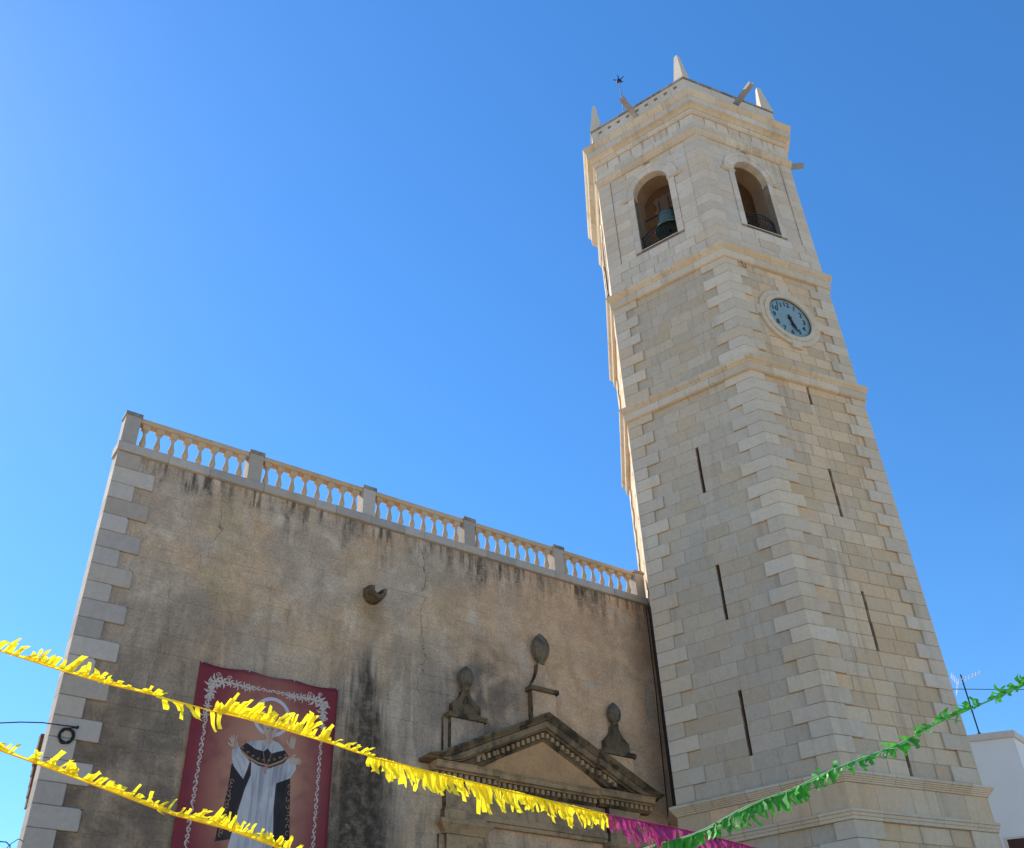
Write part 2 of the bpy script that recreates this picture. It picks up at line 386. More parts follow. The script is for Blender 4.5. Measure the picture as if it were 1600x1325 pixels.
SW = .055   # half width of a slit
SLITS = {5: [(18.38, 20.14), (14.04, 15.84), (10.1, 11.92)], 0: [(21.43, 22.33), (17.12, 18.88), (12.75, 14.59), (9.26, 10.15)]}
rear = MB(); upper = {'l': MB(), 'r': MB()}
nblock = 0
def shaft(name, rad, z0, z1, n, parity, individual, longq=(.94, .55), slits={}, field=.06):
    """a stage of coursed masonry with long-and-short quoins"""
    global nblock
    h = (z1 - z0) / n; core = MB(); ap = .012
    zbs = [z0 + c * h + (random.uniform(-.02, .02) if 0 < c < n else 0) for c in range(n + 1)]
    rb = {}
    for i in range(6):
        fr = tface(i, rad); W = rad
        holes = [(W / 2 - SW, W / 2 + SW, max(a, z0 + .002), min(b, z1 - .002)) for a, b in slits.get(i, [])]
        panel(core, fr, .02, W - .02, z0, z1, -field - ap, holes, .6)
    stage = core.build(name, 'mortar', tower)
    hidden = MB()
    for c in range(n):
        a, b = zbs[c], zbs[c + 1]
        lon, sho = longq
        for k in range(6):
            lf = (c + parity + k) % 2 == 1          # long on the face left of corner k
            jl = random.uniform(-.055, .05)
            la, lb = (lon + jl, sho + jl) if lf else (sho + jl, lon + jl)
            if k in (5, 0, 1) and individual:
                q = MB(); quoin(q, k, rad, a + .0055, b - .0055, la, lb); q.build('quoin', 'quoin', stage)
            elif k in (5, 0, 1):
                quoin(hidden, k, rad, a + .0055, b - .0055, la, lb)
            else: quoin(hidden, k, rad, a + .0055, b - .0055, la, lb)
            rb[(c, k)] = (la, lb)
        for i in range(6):
            fr = tface(i, rad); gap = .0025 if i == 5 else .009
            u0 = rb[(c, i)][1] + .006; u1 = rad - rb[(c, (i + 1) % 6)][0] - .006
            cuts = [(u0, u1)]
            for s0, s1 in slits.get(i, []):
                if s0 < b - .02 and s1 > a + .02: cuts = [(u0, rad / 2 - SW), (rad / 2 + SW, u1)]
            for s0, s1 in slits.get(i, []):      # short infill above and below a slit inside this course
                if s0 < b - .02 and s1 > a + .02:
                    for za, zb in ((a, s0), (s1, b)):
                        if zb - za > .03:
                            q = MB(); slab(q, fr, [(rad / 2 - SW - .001, za + .001), (rad / 2 + SW + .001, za + .001), (rad / 2 + SW + .001, zb - .001), (rad / 2 - SW - .001, zb - .001)], -field - .1, -field - .002, .002)
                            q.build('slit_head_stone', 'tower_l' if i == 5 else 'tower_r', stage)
            for ca, cb in cuts:
                br = row_breaks(ca, cb, .48, .95)
                for t in range(len(br) - 1):
                    lo = br[t] + (gap if t else 0); hi = br[t + 1] - (gap if t < len(br) - 2 else 0)
                    fd = -field + random.uniform(-.006, .004)
                    quad = [(lo, a + gap), (hi, a + gap), (hi, b - gap), (lo, b - gap)]
                    if i in VIS and individual and nblock < 300:
                        q = MB(); slab(q, fr, quad, -field - .1, fd, .008, None, .007 if i == 0 else .004)
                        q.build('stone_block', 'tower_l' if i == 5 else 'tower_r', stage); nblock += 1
                    else:
                        slab(rear if i not in VIS else upper['l' if i == 5 else 'r'], fr, quad, -field - .1, fd, .006, None, .004)
    hidden.build('rear_quoins' if individual else 'corner_quoins', 'quoin', tower, kind='stuff')
    return stage

shaft_main = shaft('lower_shaft', 4.678, 9.26, 22.33, 30, 0, True, slits=SLITS)
shaft_up = shaft('clock_stage', 4.656, 22.87, 27.62, 11, 1, True)
shaft_base = shaft('base_stage', 4.70, 0.0, 8.04, 18, 1, False)
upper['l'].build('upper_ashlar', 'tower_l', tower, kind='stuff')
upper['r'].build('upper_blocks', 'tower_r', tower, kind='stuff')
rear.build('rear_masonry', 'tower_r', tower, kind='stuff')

def ring_course(name, rad, prof, npc, mat, split=True, back=.25):
    """moulding round the tower; prof (d, z) bottom to top, d outward from the face plane at radius rad"""
    pr = [(-back, prof[0][1])] + list(prof) + [(-back, prof[-1][1])]
    whole = MB()
    for i in range(6):
        fr = tface(i, rad); W = rad
        br = row_breaks(0, W, W / npc * .7, W / npc * 1.3) if i in (5, 0, 4) else [0, W]
        for t in range(len(br) - 1):
            mb = MB() if (split and i in (5, 0)) else whole
            rn = random.random(); j = random.uniform(-.003, .003)
            def sec(u, end):
                out = []
                for d, z in pr:
                    uu = u
                    if end == 'L': uu = -d * T30
                    if end == 'R': uu = W + d * T30
                    out.append(fr.p(uu, z, d + (j if d > -back and not end else 0)))
                return out
            L = 'L' if t == 0 else ''; Rr = 'R' if t == len(br) - 2 else ''
            mb.loft([sec(br[t] + .005, L), sec(br[t + 1] - .005, Rr)], rnd=rn)
            if mb is not whole: mb.build(name, mat, tower)
    whole.build(name if not split else name + '_return', mat, tower)

ring_course('base_moulding', 4.70, [(0, 8.04), (.03, 8.04), (.03, 8.12), (.06, 8.125), (.06, 8.20), (.10, 8.205), (.10, 8.27), (.04, 8.29)], 5, 'quoin')
ring_course('frieze_stone', 4.70, [(0.0, 8.295), (0.0, 8.925)], 5, 'tower_r')
ring_course('base_cornice', 4.678, [(.02, 8.93), (.06, 8.94), (.06, 8.98), (.09, 8.985), (.10, 9.02), (.13, 9.025), (.14, 9.06), (.17, 9.065), (.18, 9.10), (.215, 9.11), (.215, 9.18), (.02, 9.255)], 6, 'quoin')
ring_course('shaft_fascia', 4.678, [(.008, 22.18), (.05, 22.185), (.10, 22.215), (.10, 22.46), (.105, 22.475)], 4, 'quoin')
ring_course('shaft_cornice', 4.678, [(.105, 22.48), (.12, 22.485), (.135, 22.53), (.18, 22.56), (.215, 22.595), (.235, 22.64), (.235, 22.69), (.01, 22.868)], 5, 'cornice')
ring_course('belfry_base_fascia', 4.656, [(.008, 27.49), (.05, 27.495), (.09, 27.525), (.09, 27.80), (.095, 27.815)], 4, 'quoin')
ring_course('belfry_base_cornice', 4.656, [(.095, 27.82), (.11, 27.825), (.13, 27.88), (.18, 27.92), (.215, 27.97), (.235, 28.02), (.235, 28.08), (.0, 28.295)], 5, 'cornice')

# --- belfry
RB = 4.60; BZ0, BZ1 = 28.30, 34.63; OC, OHW, OZ0, OZS = RB / 2, .79, 29.80, 33.02
belfry_core = MB()
def arch_pts(c, r, zs, z0, n=14):
    pts = [(c - r, z0), (c - r, zs)] + [(c - r * math.cos(t), zs + r * math.sin(t)) for t in [math.pi * k / n for k in range(1, n)]] + [(c + r, zs), (c + r, z0)]
    return pts
WT = .95
inner = MB(); floor = MB()
for i in range(6):
    fr = tface(i, RB)
    pts = arch_pts(OC, OHW, OZS, OZ0)
    for d, mbx, u0, u1 in ((-.03, belfry_core, .02, RB - .02), (-WT, inner, WT * T30, RB - WT * T30)):
        # left, right, bottom strips and the fan above the arch
        def q4(a, b, c_, e): mbx.add([fr.p(a, c_, d), fr.p(b, c_, d), fr.p(b, e, d), fr.p(a, e, d)], [(0, 1, 2, 3)])
        q4(u0, OC - OHW, OZ0, OZS); q4(OC + OHW, u1, OZ0, OZS); q4(u0, u1, BZ0, OZ0)
        ar = pts[1:-1]
        vs = [fr.p(u, z, d) for u, z in ar] + [fr.p(u0 + (u1 - u0) * k / (len(ar) - 1), BZ1, d) for k in range(len(ar))]
        n = len(ar); mbx.add(vs, [(k, k + 1, n + k + 1, n + k) for k in range(n - 1)])
        q4(u0, OC - OHW, OZS, OZS + .0001)
        mbx.add([fr.p(u0, OZS, d), fr.p(OC - OHW, OZS, d), fr.p(u0, BZ1, d)], [(0, 1, 2)])
        mbx.add([fr.p(OC + OHW, OZS, d), fr.p(u1, OZS, d), fr.p(u1, BZ1, d)], [(0, 1, 2)])
    loop = pts
    vs = [fr.p(u, z, .0) for u, z in loop] + [fr.p(u, z, -WT) for u, z in loop]; n = len(loop)
    inner.add(vs, [(k, k + n, (k + 1) % n + n, (k + 1) % n) for k in range(n)])
hexi = lambda rad, z: [(*corner(k, rad), z) for k in range(6)]
floor.add(hexi(RB - .3, OZ0 - .02), [(0, 1, 2, 3, 4, 5)]); vault = MB(); vault.add(hexi(RB - .3, BZ1 - .05), [(5, 4, 3, 2, 1, 0)])
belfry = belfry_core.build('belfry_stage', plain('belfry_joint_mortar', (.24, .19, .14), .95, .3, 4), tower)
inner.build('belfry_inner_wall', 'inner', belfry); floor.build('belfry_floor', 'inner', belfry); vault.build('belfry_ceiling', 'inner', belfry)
bb = MB(); bq = MB()
ncb = 14; hb = (BZ1 - BZ0) / ncb; RO = OHW + .46
for c in range(ncb):
    a, b = BZ0 + c * hb, BZ0 + (c + 1) * hb
    dado = b <= OZ0 + .12
    for k in range(6):
        wv = .55 if not dado else (.9 if c % 2 else .5)
        quoin(bq, k, RB, a + .005, b - .005, wv, wv if not dado else 1.4 - wv, .02 if not dado else .03, .12, .008)
    for i in range(6):
        fr = tface(i, RB); u0 = .556 if not dado else None
        if dado:
            lo = (1.4 - (.9 if c % 2 else .5)) + .006; hi = RB - (.9 if c % 2 else .5) - .006
            br = row_breaks(lo, hi, .6, 1.2)
            for t in range(len(br) - 1): slab(bb, fr, [(br[t] + .006, a + .005), (br[t + 1] - .006, a + .005), (br[t + 1] - .006, b - .005), (br[t] + .006, b - .005)], -.1, .025 + random.uniform(-.008, .006), .010, None, .005)
            continue
        def lim(z):     # half width kept clear for the jamb strip, arch ring and opening
            if z < OZS - .14: return OHW + .27
            dz = z - (OZS)
            return math.sqrt(max(0, RO * RO - dz * dz)) if dz < RO else 0.
        La, Lb = lim(max(a, OZS) if a > OZS - .2 else a), lim(b)
        if a < OZS - .14 < b: La = Lb = RO
        for sgn in (-1, 1):
            e0, e1 = (.56, RB / 2) if sgn < 0 else (RB / 2, RB - .56)
            if sgn < 0:
                br = row_breaks(e0, OC - max(La, Lb, .0), .4, .75)
                for t in range(len(br) - 1):
                    x0, x1 = br[t] + .006, br[t + 1] - .006; last = t == len(br) - 2
                    slab(bb, fr, [(x0, a + .004), (OC - La if last else x1, a + .004), (OC - Lb if last else x1, b - .004), (x0, b - .004)], -.1, -.012 + random.uniform(-.006, .005), .008, None, .005)
            else:
                br = row_breaks(OC + max(La, Lb, 0.), e1, .4, .75)
                for t in range(len(br) - 1):
                    x0, x1 = br[t] + .006, br[t + 1] - .006; first = t == 0
                    slab(bb, fr, [(OC + La if first else x0, a + .004), (x1, a + .004), (x1, b - .004), (OC + Lb if first else x0, b - .004)], -.1, -.012 + random.uniform(-.006, .005), .008, None, .005)
bb.build('belfry_blocks', 'belfry', tower, kind='stuff'); bq.build('belfry_pilaster_stones', 'belfry', tower, kind='stuff')
for i in (5, 0, 4, 1):
    fr = tface(i, RB)
    # jamb stones
    for sgn in (-1, 1):
        z = OZ0
        while z < OZS - .2:
            z2 = min(z + random.uniform(.5, .75), OZS - .16)
            if OZS - .16 - z2 < .3: z2 = OZS - .16
            q = MB(); a, b = (OC - OHW - .26, OC - OHW) if sgn < 0 else (OC + OHW, OC + OHW + .26)
            slab(q, fr, [(a, z + .004), (b, z + .004), (b, z2 - .004), (a, z2 - .004)], -.3, .02, .008)
            q.build('jamb_stone', 'belfry', belfry); z = z2
            if z >= OZS - .17: break
        # impost
        q = MB(); a, b = (OC - OHW - .60, OC - OHW + .03) if sgn < 0 else (OC + OHW - .03, OC + OHW + .60)
        for (e, z0, z1) in ((.03, OZS - .16, OZS - .09), (.055, OZS - .09, OZS - .01)):
            vs = [fr.p(u, z, d) for d in (-.3, e) for u, z in ((a, z0), (b, z0), (b, z1), (a, z1))]
            q.add(vs, [(4, 5, 6, 7), (0, 1, 5, 4), (1, 2, 6, 5), (2, 3, 7, 6), (3, 0, 4, 7)])
        q.build('impost', 'cornice', belfry)
    # voussoirs in two fasciae
    nv = 9
    for k in range(nv):
        t0, t1 = math.pi * k / nv + .0015, math.pi * (k + 1) / nv - .0015; q = MB(); rn = random.random()
        for r0, r1, d in ((OHW - .008, OHW + .30, .015), (OHW + .30, RO, .035)):
            ts = [t0, (t0 + t1) / 2, t1]
            rings = [[fr.p(OC - rr * math.cos(t), OZS + rr * math.sin(t), dd) for rr, dd in ((r0, -.3), (r0, d), (r1, d), (r1, -.3))] for t in ts]
            q.loft(rings, rnd=rn)
        q.build('voussoir', 'belfry', belfry, fix=True)
    # stones closing the spandrel over the crown of the arch
    q = MB(); z0 = OZS + RO * .62
    for a, b in ((OC - .95, OC - .004), (OC + .004, OC + .95)): slab(q, fr, [(a, z0), (b, z0), (b, OZS + RO + .16), (a, OZS + RO + .16)], -.1, -.019, .004)
    q.build('spandrel_stone', 'belfry', belfry)
    # sill
    q = MB(); vs = [fr.p(u, z, d) for d in (-WT, .03) for u, z in ((OC - OHW, OZ0 - .02), (OC + OHW, OZ0 - .02), (OC + OHW, OZ0 + .02), (OC - OHW, OZ0 + .02))]
    q.add(vs, [(4, 5, 6, 7), (2, 3, 7, 6)]); q.build('sill', 'belfry', belfry)
    # bowed iron railing
    q = MB(); top = OZ0 + .85
    def rp(s_, z, out=1.): return fr.p(OC + OHW * s_, z, -.22 + .26 * (1 - s_ * s_) * out)
    for z in (OZ0 + .08, top): q.tube([rp(-1 + 2 * k / 12, z) for k in range(13)], .02 if z < top else .026, 5)
    nb = 13
    for k in range(nb):
        s0 = -1 + 2 * (k + .5) / nb
        for s1 in (s0 + .18, s0 - .18):
            s1 = max(-1, min(1, s1)); q.tube([rp(s0, OZ0 + .08), rp((s0 + s1) / 2, (OZ0 + .08 + top) / 2, 1.25), rp(s1, top)], .011, 4)
    q.build('balcony_railing', 'iron', belfry)

ring_course('architrave_stone', RB, [(.01, 34.52), (.06, 34.53), (.07, 34.57), (.07, 34.66), (.09, 34.68), (.115, 34.75), (.14, 34.80), (.14, 34.91), (.04, 34.95)], 4, 'cornice')
# frieze: two rows of blocks, small open notches at the upper joints
fz = MB()
ring_course('frieze_backing', RB, [(-.01, 34.955), (-.01, 35.88)], 1, 'belfry', split=False)
for i in (5, 0, 4, 1, 2, 3):
    fr = tface(i, RB); n = 8; w = RB / n
    for row, (z0, z1) in enumerate(((34.96, 35.33), (35.34, 35.80))):
        for k in range(n if row else 5):
            ww = w if row else RB / 5
            a, b = k * ww + .005, (k + 1) * ww - .005
            d = .03 if row else .045
            if k == 0: a = -d * T30
            if k == (n if row else 5) - 1: b = RB + d * T30
            q = MB() if i in (5, 0) else fz
            slab(q, fr, [(a, z0), (b, z0), (b - (.035 if row and k < n - 1 else 0), z1), (a + (.035 if row and k else 0), z1)], -.1, d + random.uniform(-.003, .003), .006)
            if q is not fz: q.build('frieze_block', 'belfry', tower)
fz.build('rear_frieze_blocks', 'belfry', tower, kind='stuff')
ring_course('crown_bed_moulding', RB, [(.04, 35.81), (.09, 35.815), (.10, 35.86), (.13, 35.87), (.13, 36.03)], 5, 'belfry')
ring_course('crown_soffit', RB, [(.13, 36.035), (.16, 36.04), (.19, 36.10), (.25, 36.15), (.33, 36.19), (.33, 36.21)], 4, 'cornice')
ring_course('crown_corona', RB, [(.33, 36.215), (.346, 36.22), (.346, 36.57)], 6, 'belfry')
ring_course('crown_cyma', RB, [(.346, 36.575), (.36, 36.58), (.375, 36.64), (.42, 36.70), (.465, 36.78), (.485, 36.83), (.485, 36.90), (.0, 37.08)], 5, 'cornice')
# parapet with square drain holes
par = MB()
PZ0, PZ1 = 37.04, 38.24
for i in range(6):
    fr = tface(i, RB)
    holes = [(u - .085, u + .085, 37.90, 38.08) for u in [RB - (.43 + .467 * k) for k in range(9)]] if i in (5, 3) else []
    panel(par, fr, 0, RB, PZ0, PZ1, .0, holes, .26)
    vs = [fr.p(u, z, -.3) for u, z in ((.3 * T30, PZ0), (RB - .3 * T30, PZ0), (RB - .3 * T30, PZ1), (.3 * T30, PZ1))]; par.add(vs, [(3, 2, 1, 0)])
par.build('parapet', 'belfry', tower)
ring_course('parapet_coping', RB, [(.0, 38.245), (.03, 38.25), (.045, 38.33), (.03, 38.37)], 4, MT['pier_top'], back=.34)
roof = MB(); roof.add(hexi(RB - .2, 37.02), [(0, 1, 2, 3, 4, 5)]); roof.build('tower_roof', 'inner', tower)
for k in range(6):
    c = corner(k, 4.28); a = A0 + k * math.pi / 3
    q = MB(); hs = lambda s_, z: [(c.x + s_ * math.cos(a + t), c.y + s_ * math.sin(a + t), z) for t in (0, math.pi / 2, math.pi, 3 * math.pi / 2)]
    jx = random.uniform(-.02, .02)
    rings = [hs(.37, 38.36), hs(.37, 38.56), hs(.34, 38.60), hs(.14 + jx, 40.16), hs(.11, 40.30), hs(.03, 40.35)]
    q.loft(rings); q.build('pinnacle', 'belfry', tower)
for i in (5, 0, 1):
    fr = tface(i, RB); m0 = RB / 2
    q = MB()
    def sec(d, sag): return [fr.p(m0 + u, 37.25 + z - sag, d) for u, z in ((-.105, 0), (.105, 0), (.105, .19), (.06, .19), (.06, .07), (-.06, .07), (-.06, .19), (-.105, .19))]
    q.loft([sec(.0, 0), sec(1.42, .04)], caps=False)
    for d, sag, rev in ((0, 0, 1), (1.42, .04, 0)):
        p8 = sec(d, sag); fs = [(0, 1, 4, 5), (1, 2, 3, 4), (5, 6, 7, 0)]
        q.add(p8, fs if not rev else [f[::-1] for f in fs])
    q.build('waterspout', 'spout_l', tower)

# --- clock on the right face
frc = tface(0, 4.656); cu, cz = 2.33, 25.27
def disc(mb, r0, r1, d0, d1, n=48, ts=(0, 2 * math.pi)):
    full = abs(ts[1] - ts[0] - 2 * math.pi) < 1e-6
    rings = []
    for k in range(n + 1):
        t = ts[0] + (ts[1] - ts[0]) * k / n
        rings.append([frc.p(cu + r * math.sin(t), cz + r * math.cos(t), d) for r, d in ((r0, d0), (r0, d1), (r1, d1), (r1, d0))])
    mb.loft(rings, caps=not full)
for k in range(4):
    t0 = math.pi / 4 + k * math.pi / 2
    q = MB(); disc(q, .90, 1.08, -.12, .075, 12, (t0 - math.pi / 4 + .006, t0 + math.pi / 4 - .006))
    disc(q, 1.08, 1.27, -.12, .025, 12, (t0 - math.pi / 4 + .006, t0 + math.pi / 4 - .006)); q.build('clock_surround_stone', 'quoin', shaft_up, fix=True)
    tt = k * math.pi / 2; q = MB(); s_, c_ = math.sin(tt), math.cos(tt)
    quad = [(-.20, 1.0), (.20, 1.0), (.20, 1.42), (-.20, 1.42)]
    pts = [(cu + a * c_ + b * s_, cz - a * s_ + b * c_) for a, b in quad]
    slab(q, frc, pts, -.1, .045, .008); q.build('clock_keystone', 'quoin', shaft_up, fix=True)
clk = MB(); disc(clk, 0.001, .90, -.1, -.02)
clock = clk.build('clock_face', 'dial', tower, label='pale blue round clock dial with dark numerals', fix=True)
q = MB(); disc(q, .865, .905, -.05, .0); q.build('dial_rim', 'ink', clock, fix=True)
q = MB()
for k in range(60):
    t = math.pi * 2 * k / 60; hw = .012 if k % 5 == 0 else .005
    s_, c_ = math.sin(t), math.cos(t)
    vs = [frc.p(cu + a * c_ + b * s_, cz - a * s_ + b * c_, -.015) for a, b in ((-hw, .79), (hw, .79), (hw, .84), (-hw, .84))]
    q.add(vs, [(0, 1, 2, 3)])
q.build('minute_marks', 'ink', clock)
frc_m = Matrix(((frc.e.x, 0, frc.n.x), (frc.e.y, 0, frc.n.y), (0, 1, 0)))
for k in range(1, 13):
    t = math.pi * 2 * k / 12
    cv = bpy.data.curves.new('numeral', 'FONT'); cv.body = str(k); cv.size = .30; cv.align_x = 'CENTER'; cv.align_y = 'CENTER'; cv.extrude = .004; cv.offset = .001
    to = bpy.data.objects.new('tmp', cv); C.objects.link(to)
    bpy.context.view_layer.update()
    me = bpy.data.meshes.new_from_object(to.evaluated_get(bpy.context.evaluated_depsgraph_get()))
    bpy.data.objects.remove(to)
    p = Vector(frc.p(cu + .64 * math.sin(t), cz + .64 * math.cos(t), -.008))
    org = tower.location
    for v in me.vertices:
        v.co = frc_m @ Vector((v.co.x, v.co.y, v.co.z)) + p - org
    me.materials.clear(); me.materials.append(MT['ink'])
    no = bpy.data.objects.new('numeral', me); C.objects.link(no); no.parent = clock
for nm, ang, L, wd, d in (('minute_hand', 162, .66, .045, .03), ('hour_hand', 163.5, .46, .065, .012)):
    t = R(ang); s_, c_ = math.sin(t), math.cos(t); q = MB()
    out = [(-.03, -.14), (.03, -.14), (.035, 0), (wd * .6, L * .45), (wd * 1.4, L * .62), (wd * .8, L * .78), (.006, L), (-.006, L), (-wd * .8, L * .78), (-wd * 1.4, L * .62), (-wd * .6, L * .45), (-.035, 0)]
    rings = [[frc.p(cu + a * c_ + b * s_, cz - a * s_ + b * c_, dd) for a, b in out] for dd in (d, d + .012)]
    q.loft(rings); q.build(nm, 'hand', clock, fix=True)
q = MB(); disc(q, .001, .06, -.02, .05, 16); q.build('hand_boss', 'hand', clock, fix=True)
# iron hook and cable hanging under the belfry cornice on the clock face
q = MB(); q.tube([frc.p(.72, 27.5, .02), frc.p(.74, 27.2, .05), frc.p(.82, 27.12, .09), frc.p(.86, 27.25, .05), frc.p(.86, 27.42, .02)], .012, 5); q.build('cable_hook', 'iron', shaft_up)

# tower's left return by the facade: shade and grime painted as dark slabs
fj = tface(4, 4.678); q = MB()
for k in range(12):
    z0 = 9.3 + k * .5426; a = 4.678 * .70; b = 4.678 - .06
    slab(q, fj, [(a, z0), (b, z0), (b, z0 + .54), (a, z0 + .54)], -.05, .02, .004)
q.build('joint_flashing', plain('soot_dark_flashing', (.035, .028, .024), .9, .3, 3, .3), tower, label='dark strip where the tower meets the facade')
# --- bells
def bell(name, label, i, u, back, ztop, rad, crown):
    fr = tface(i, RB); c = fr.p(u, ztop, -back)
    t = thing(name, label, 'bell', (c[0], c[1], ztop - rad * 1.9))
    prof = [(rad * .86, -rad * 1.75), (rad, -rad * 1.9), (rad * 1.02, -rad * 1.82), (rad * .86, -rad * 1.5), (rad * .72, -rad * 1.1), (rad * .64, -rad * .6), (rad * .60, -rad * .3), (rad * .50, -rad * .12), (rad * .2, -.02), (.05, 0)]
    q = MB(); q.lathe(c, prof, 28); b = q.build('bell_body', 'bronze', t, smooth=True)
    q = MB()
    for zz, rr in ((-rad * 1.42, .84), (-rad * .5, .645)): q.lathe((c[0], c[1], c[2] + zz), [(rad * rr, -.03), (rad * rr + .025, 0), (rad * rr, .03)], 28)
    q.build('moulded_band', 'bronze', b, smooth=True)
    q = MB(); q.tube([(c[0], c[1], ztop - rad * .5), (c[0], c[1], ztop - rad * 1.95)], [.02, .05], 8); q.build('clapper', 'iron', t)
    out = [(-.42, 0), (.42, 0), (.46, .18), (.34, .3), (.40, .62), (.50, .72), (.30, .95), (.12, .86), (0, 1.0), (-.12, .86), (-.30, .95), (-.50, .72), (-.40, .62), (-.34, .3), (-.46, .18)]
    q = MB(); q.loft([[fr.p(u + a * crown, ztop + .02 + b * crown, -back + d) for a, b in out] for d in (.12, -.12)]); yk = q.build('headstock', 'yoke', t, fix=True)
    for s_ in (-.22, .22):
        q = MB(); q.tube([fr.p(u + s_ * crown, ztop - .06, -back + .13), fr.p(u + s_ * crown, ztop + .75 * crown, -back + .13)], .02, 5); q.build('iron_strap', 'iron', yk)
    q = MB(); q.tube([fr.p(u - .95, ztop + .12, -back), fr.p(u + .95, ztop + .12, -back)], .04, 8); q.build('axle', 'iron', yk)
bell('bronze_bell', 'green bronze bell with red-brown crown headstock in left belfry arch', 5, RB - 1.98, .42, 31.62, .56, .95)
bell('bronze_bell', 'dark bell low behind the railing of the right belfry arch', 0, 1.72, .75, 31.35, .48, .6)

# lightning rod
rb = TC + Vector((-3.1, .0))
t = thing('lightning_rod', 'thin metal lightning rod with spiky head on tower top', 'lightning rod', (rb.x, rb.y, 37.45))
q = MB(); q.tube([(rb.x, rb.y, 37.45), (rb.x, rb.y, 42.2)], .032, 6); q.build('mast', 'steel', t)
q = MB(); q.lathe((rb.x, rb.y, 42.2), [(.05, 0), (.12, .06), (.12, .12), (.04, .2)], 8)
for k in range(5):
    a = k * 1.2566; q.tube([(rb.x, rb.y, 42.3), (rb.x + .26 * math.cos(a), rb.y + .26 * math.sin(a), 42.42)], .02, 4)
q.tube([(rb.x, rb.y, 42.3), (rb.x, rb.y, 42.65)], .018, 4); q.build('spiked_head', 'iron', t)

# ------------------------------------------------------------------ CHURCH FACADE (plane y = 0, outward -y)
church = thing('church', 'weathered brown plaster church facade with pale quoins and stone balustrade', 'church', (8.5, .2, 0))
ff = Fr((0, 0), (1, 0)); XE = 16.95; ZT = 15.83; CH = .4375; TH = .40
core = MB(); core.box(.03, XE, .02, TH, 0, ZT); wall = core.build('facade_wall', 'dark', church)
blocks = []
for c in range(int(ZT / CH) + 1):
    z1 = ZT - c * CH; z0 = max(0, z1 - CH)
    if z1 - z0 < .1: continue
    L = (.57 if c % 2 == 0 else .97) + random.uniform(-.025, .025)
    q = MB(); g = .004
    # facade quoin: box with eased edges and slightly rounded outer end
    ch = .014; d = -.055; rn = random.random(); rc = random.choice((.015, .02, .03, .03, .05))
    prof = [(0, z0 + g), (L - .02, z0 + g), (L, z0 + g + .02), (L, z1 - g - rc), (L - rc, z1 - g), (0, z1 - g)]
    q.loft([[(x, TH - .01, z) for x, z in prof], [(x, d + ch, z) for x, z in prof], [(x + (ch if x < .1 else -ch), d, z + (ch if z < (z0 + z1) / 2 else -ch)) for x, z in prof]], rnd=rn)
    q.build('quoin', 'church_quoin', church, fix=True)
    br = row_breaks(L + .004, XE, .65, 1.25)
    for t in range(len(br) - 1):
        gp_ = lambda: random.choice((.0002, .0004, .0012, .0022))
        a, b = br[t] + (gp_() if t else 0), br[t + 1] - gp_()
        blocks.append((a, b, z0 + gp_(), z1 - gp_()))
ctr = Vector((CAM.x, CAM.y, CAM.z))
blocks.sort(key=lambda k: (Vector(((k[0] + k[1]) / 2, 0, (k[2] + k[3]) / 2)) - ctr).length if k[2] > 6.6 else 999)
rest = MB()
for i, (a, b, z0, z1) in enumerate(blocks):
    q = MB() if i < 300 else rest
    slab(q, ff, [(a, z0), (b, z0), (b, z1), (a, z1)], -.05, random.uniform(-.0015, .0015), .003, None, .0008)
    if q is not rest: q.build('plaster_block', 'facade', wall)
rest.build('lower_plaster_blocks', 'facade', church, kind='stuff')
bd = MB(); bd.box(2.8, 16.4, TH + .01, 12, 0, 13.2); bd.build('nave_wall', 'body', church)
rf = MB(); rf.add([(2.6, TH + .01, 13.2), (16.6, TH + .01, 13.2), (9.6, TH + .01, 15.4), (2.6, 12.2, 13.2), (16.6, 12.2, 13.2), (9.6, 12.2, 15.4)],
                  [(0, 2, 5, 3), (1, 4, 5, 2), (0, 1, 2), (3, 5, 4), (0, 3, 4, 1)]); rf.build('nave_roof', plain('clay_roof_tiles', (.33, .15, .08), .9, .3, 4, .4), church, fix=True)
# rough boarded strip behind the left corner
st = MB()
for k in range(7):
    z1 = 9.05 - k * .21; z0 = z1 - .205; x0 = -.055 + .010 * k + random.uniform(-.018, .018)
    st.box(x0, .5, .56 + random.uniform(-.01, .02), .74, z0, z1, random.random())
st.build('rough_side_pier', 'timber', church, label='rough brown strip showing behind the left corner')

# plinth course and balustrade
br = [-.04]
while br[-1] < XE - .9: br.append(br[-1] + random.choice((.62, 1.05, 1.25, 1.45)))
br[-1] = XE + .02
for t in range(len(br) - 1):
    q = MB(); a, b = br[t] + (.005 if t else 0), br[t + 1] - .005; j = random.uniform(-.008, .008)
    prof = [(TH + .03, 15.835), (.0, 15.835), (-.075 + j, 15.85), (-.085 + j, 15.87), (-.085 + j, 16.06), (-.07 + j, 16.09), (TH + .03, 16.10)]
    q.loft([[(a, y, z) for y, z in prof], [(b, y, z) for y, z in prof]], rnd=random.random()); q.build('plinth_stone', 'church_quoin', church, fix=True)
posts = [.0, 3.245, 6.58, 9.88, 13.14, 16.40]
for x in posts:
    q = MB(); w_ = .37; ch = .015
    rings = []
    for z, s_ in ((16.102, 0), (16.115, .0), (16.94, 0), (16.945, -.025), (17.03, -.025), (17.055, .0)):
        rings.append([(x + s_, -.02 + s_, z), (x + w_ - s_, -.02 + s_, z), (x + w_ - s_, .35 - s_, z), (x + s_, .35 - s_, z)])
    p = MB(); p.loft(rings[:3] , rnd=random.random()); po = p.build('balustrade_post', 'church_quoin', church, fix=True)
    p = MB(); p.loft(rings[2:], rnd=random.random()); p.build('post_cap', 'pier_top', po, fix=True)
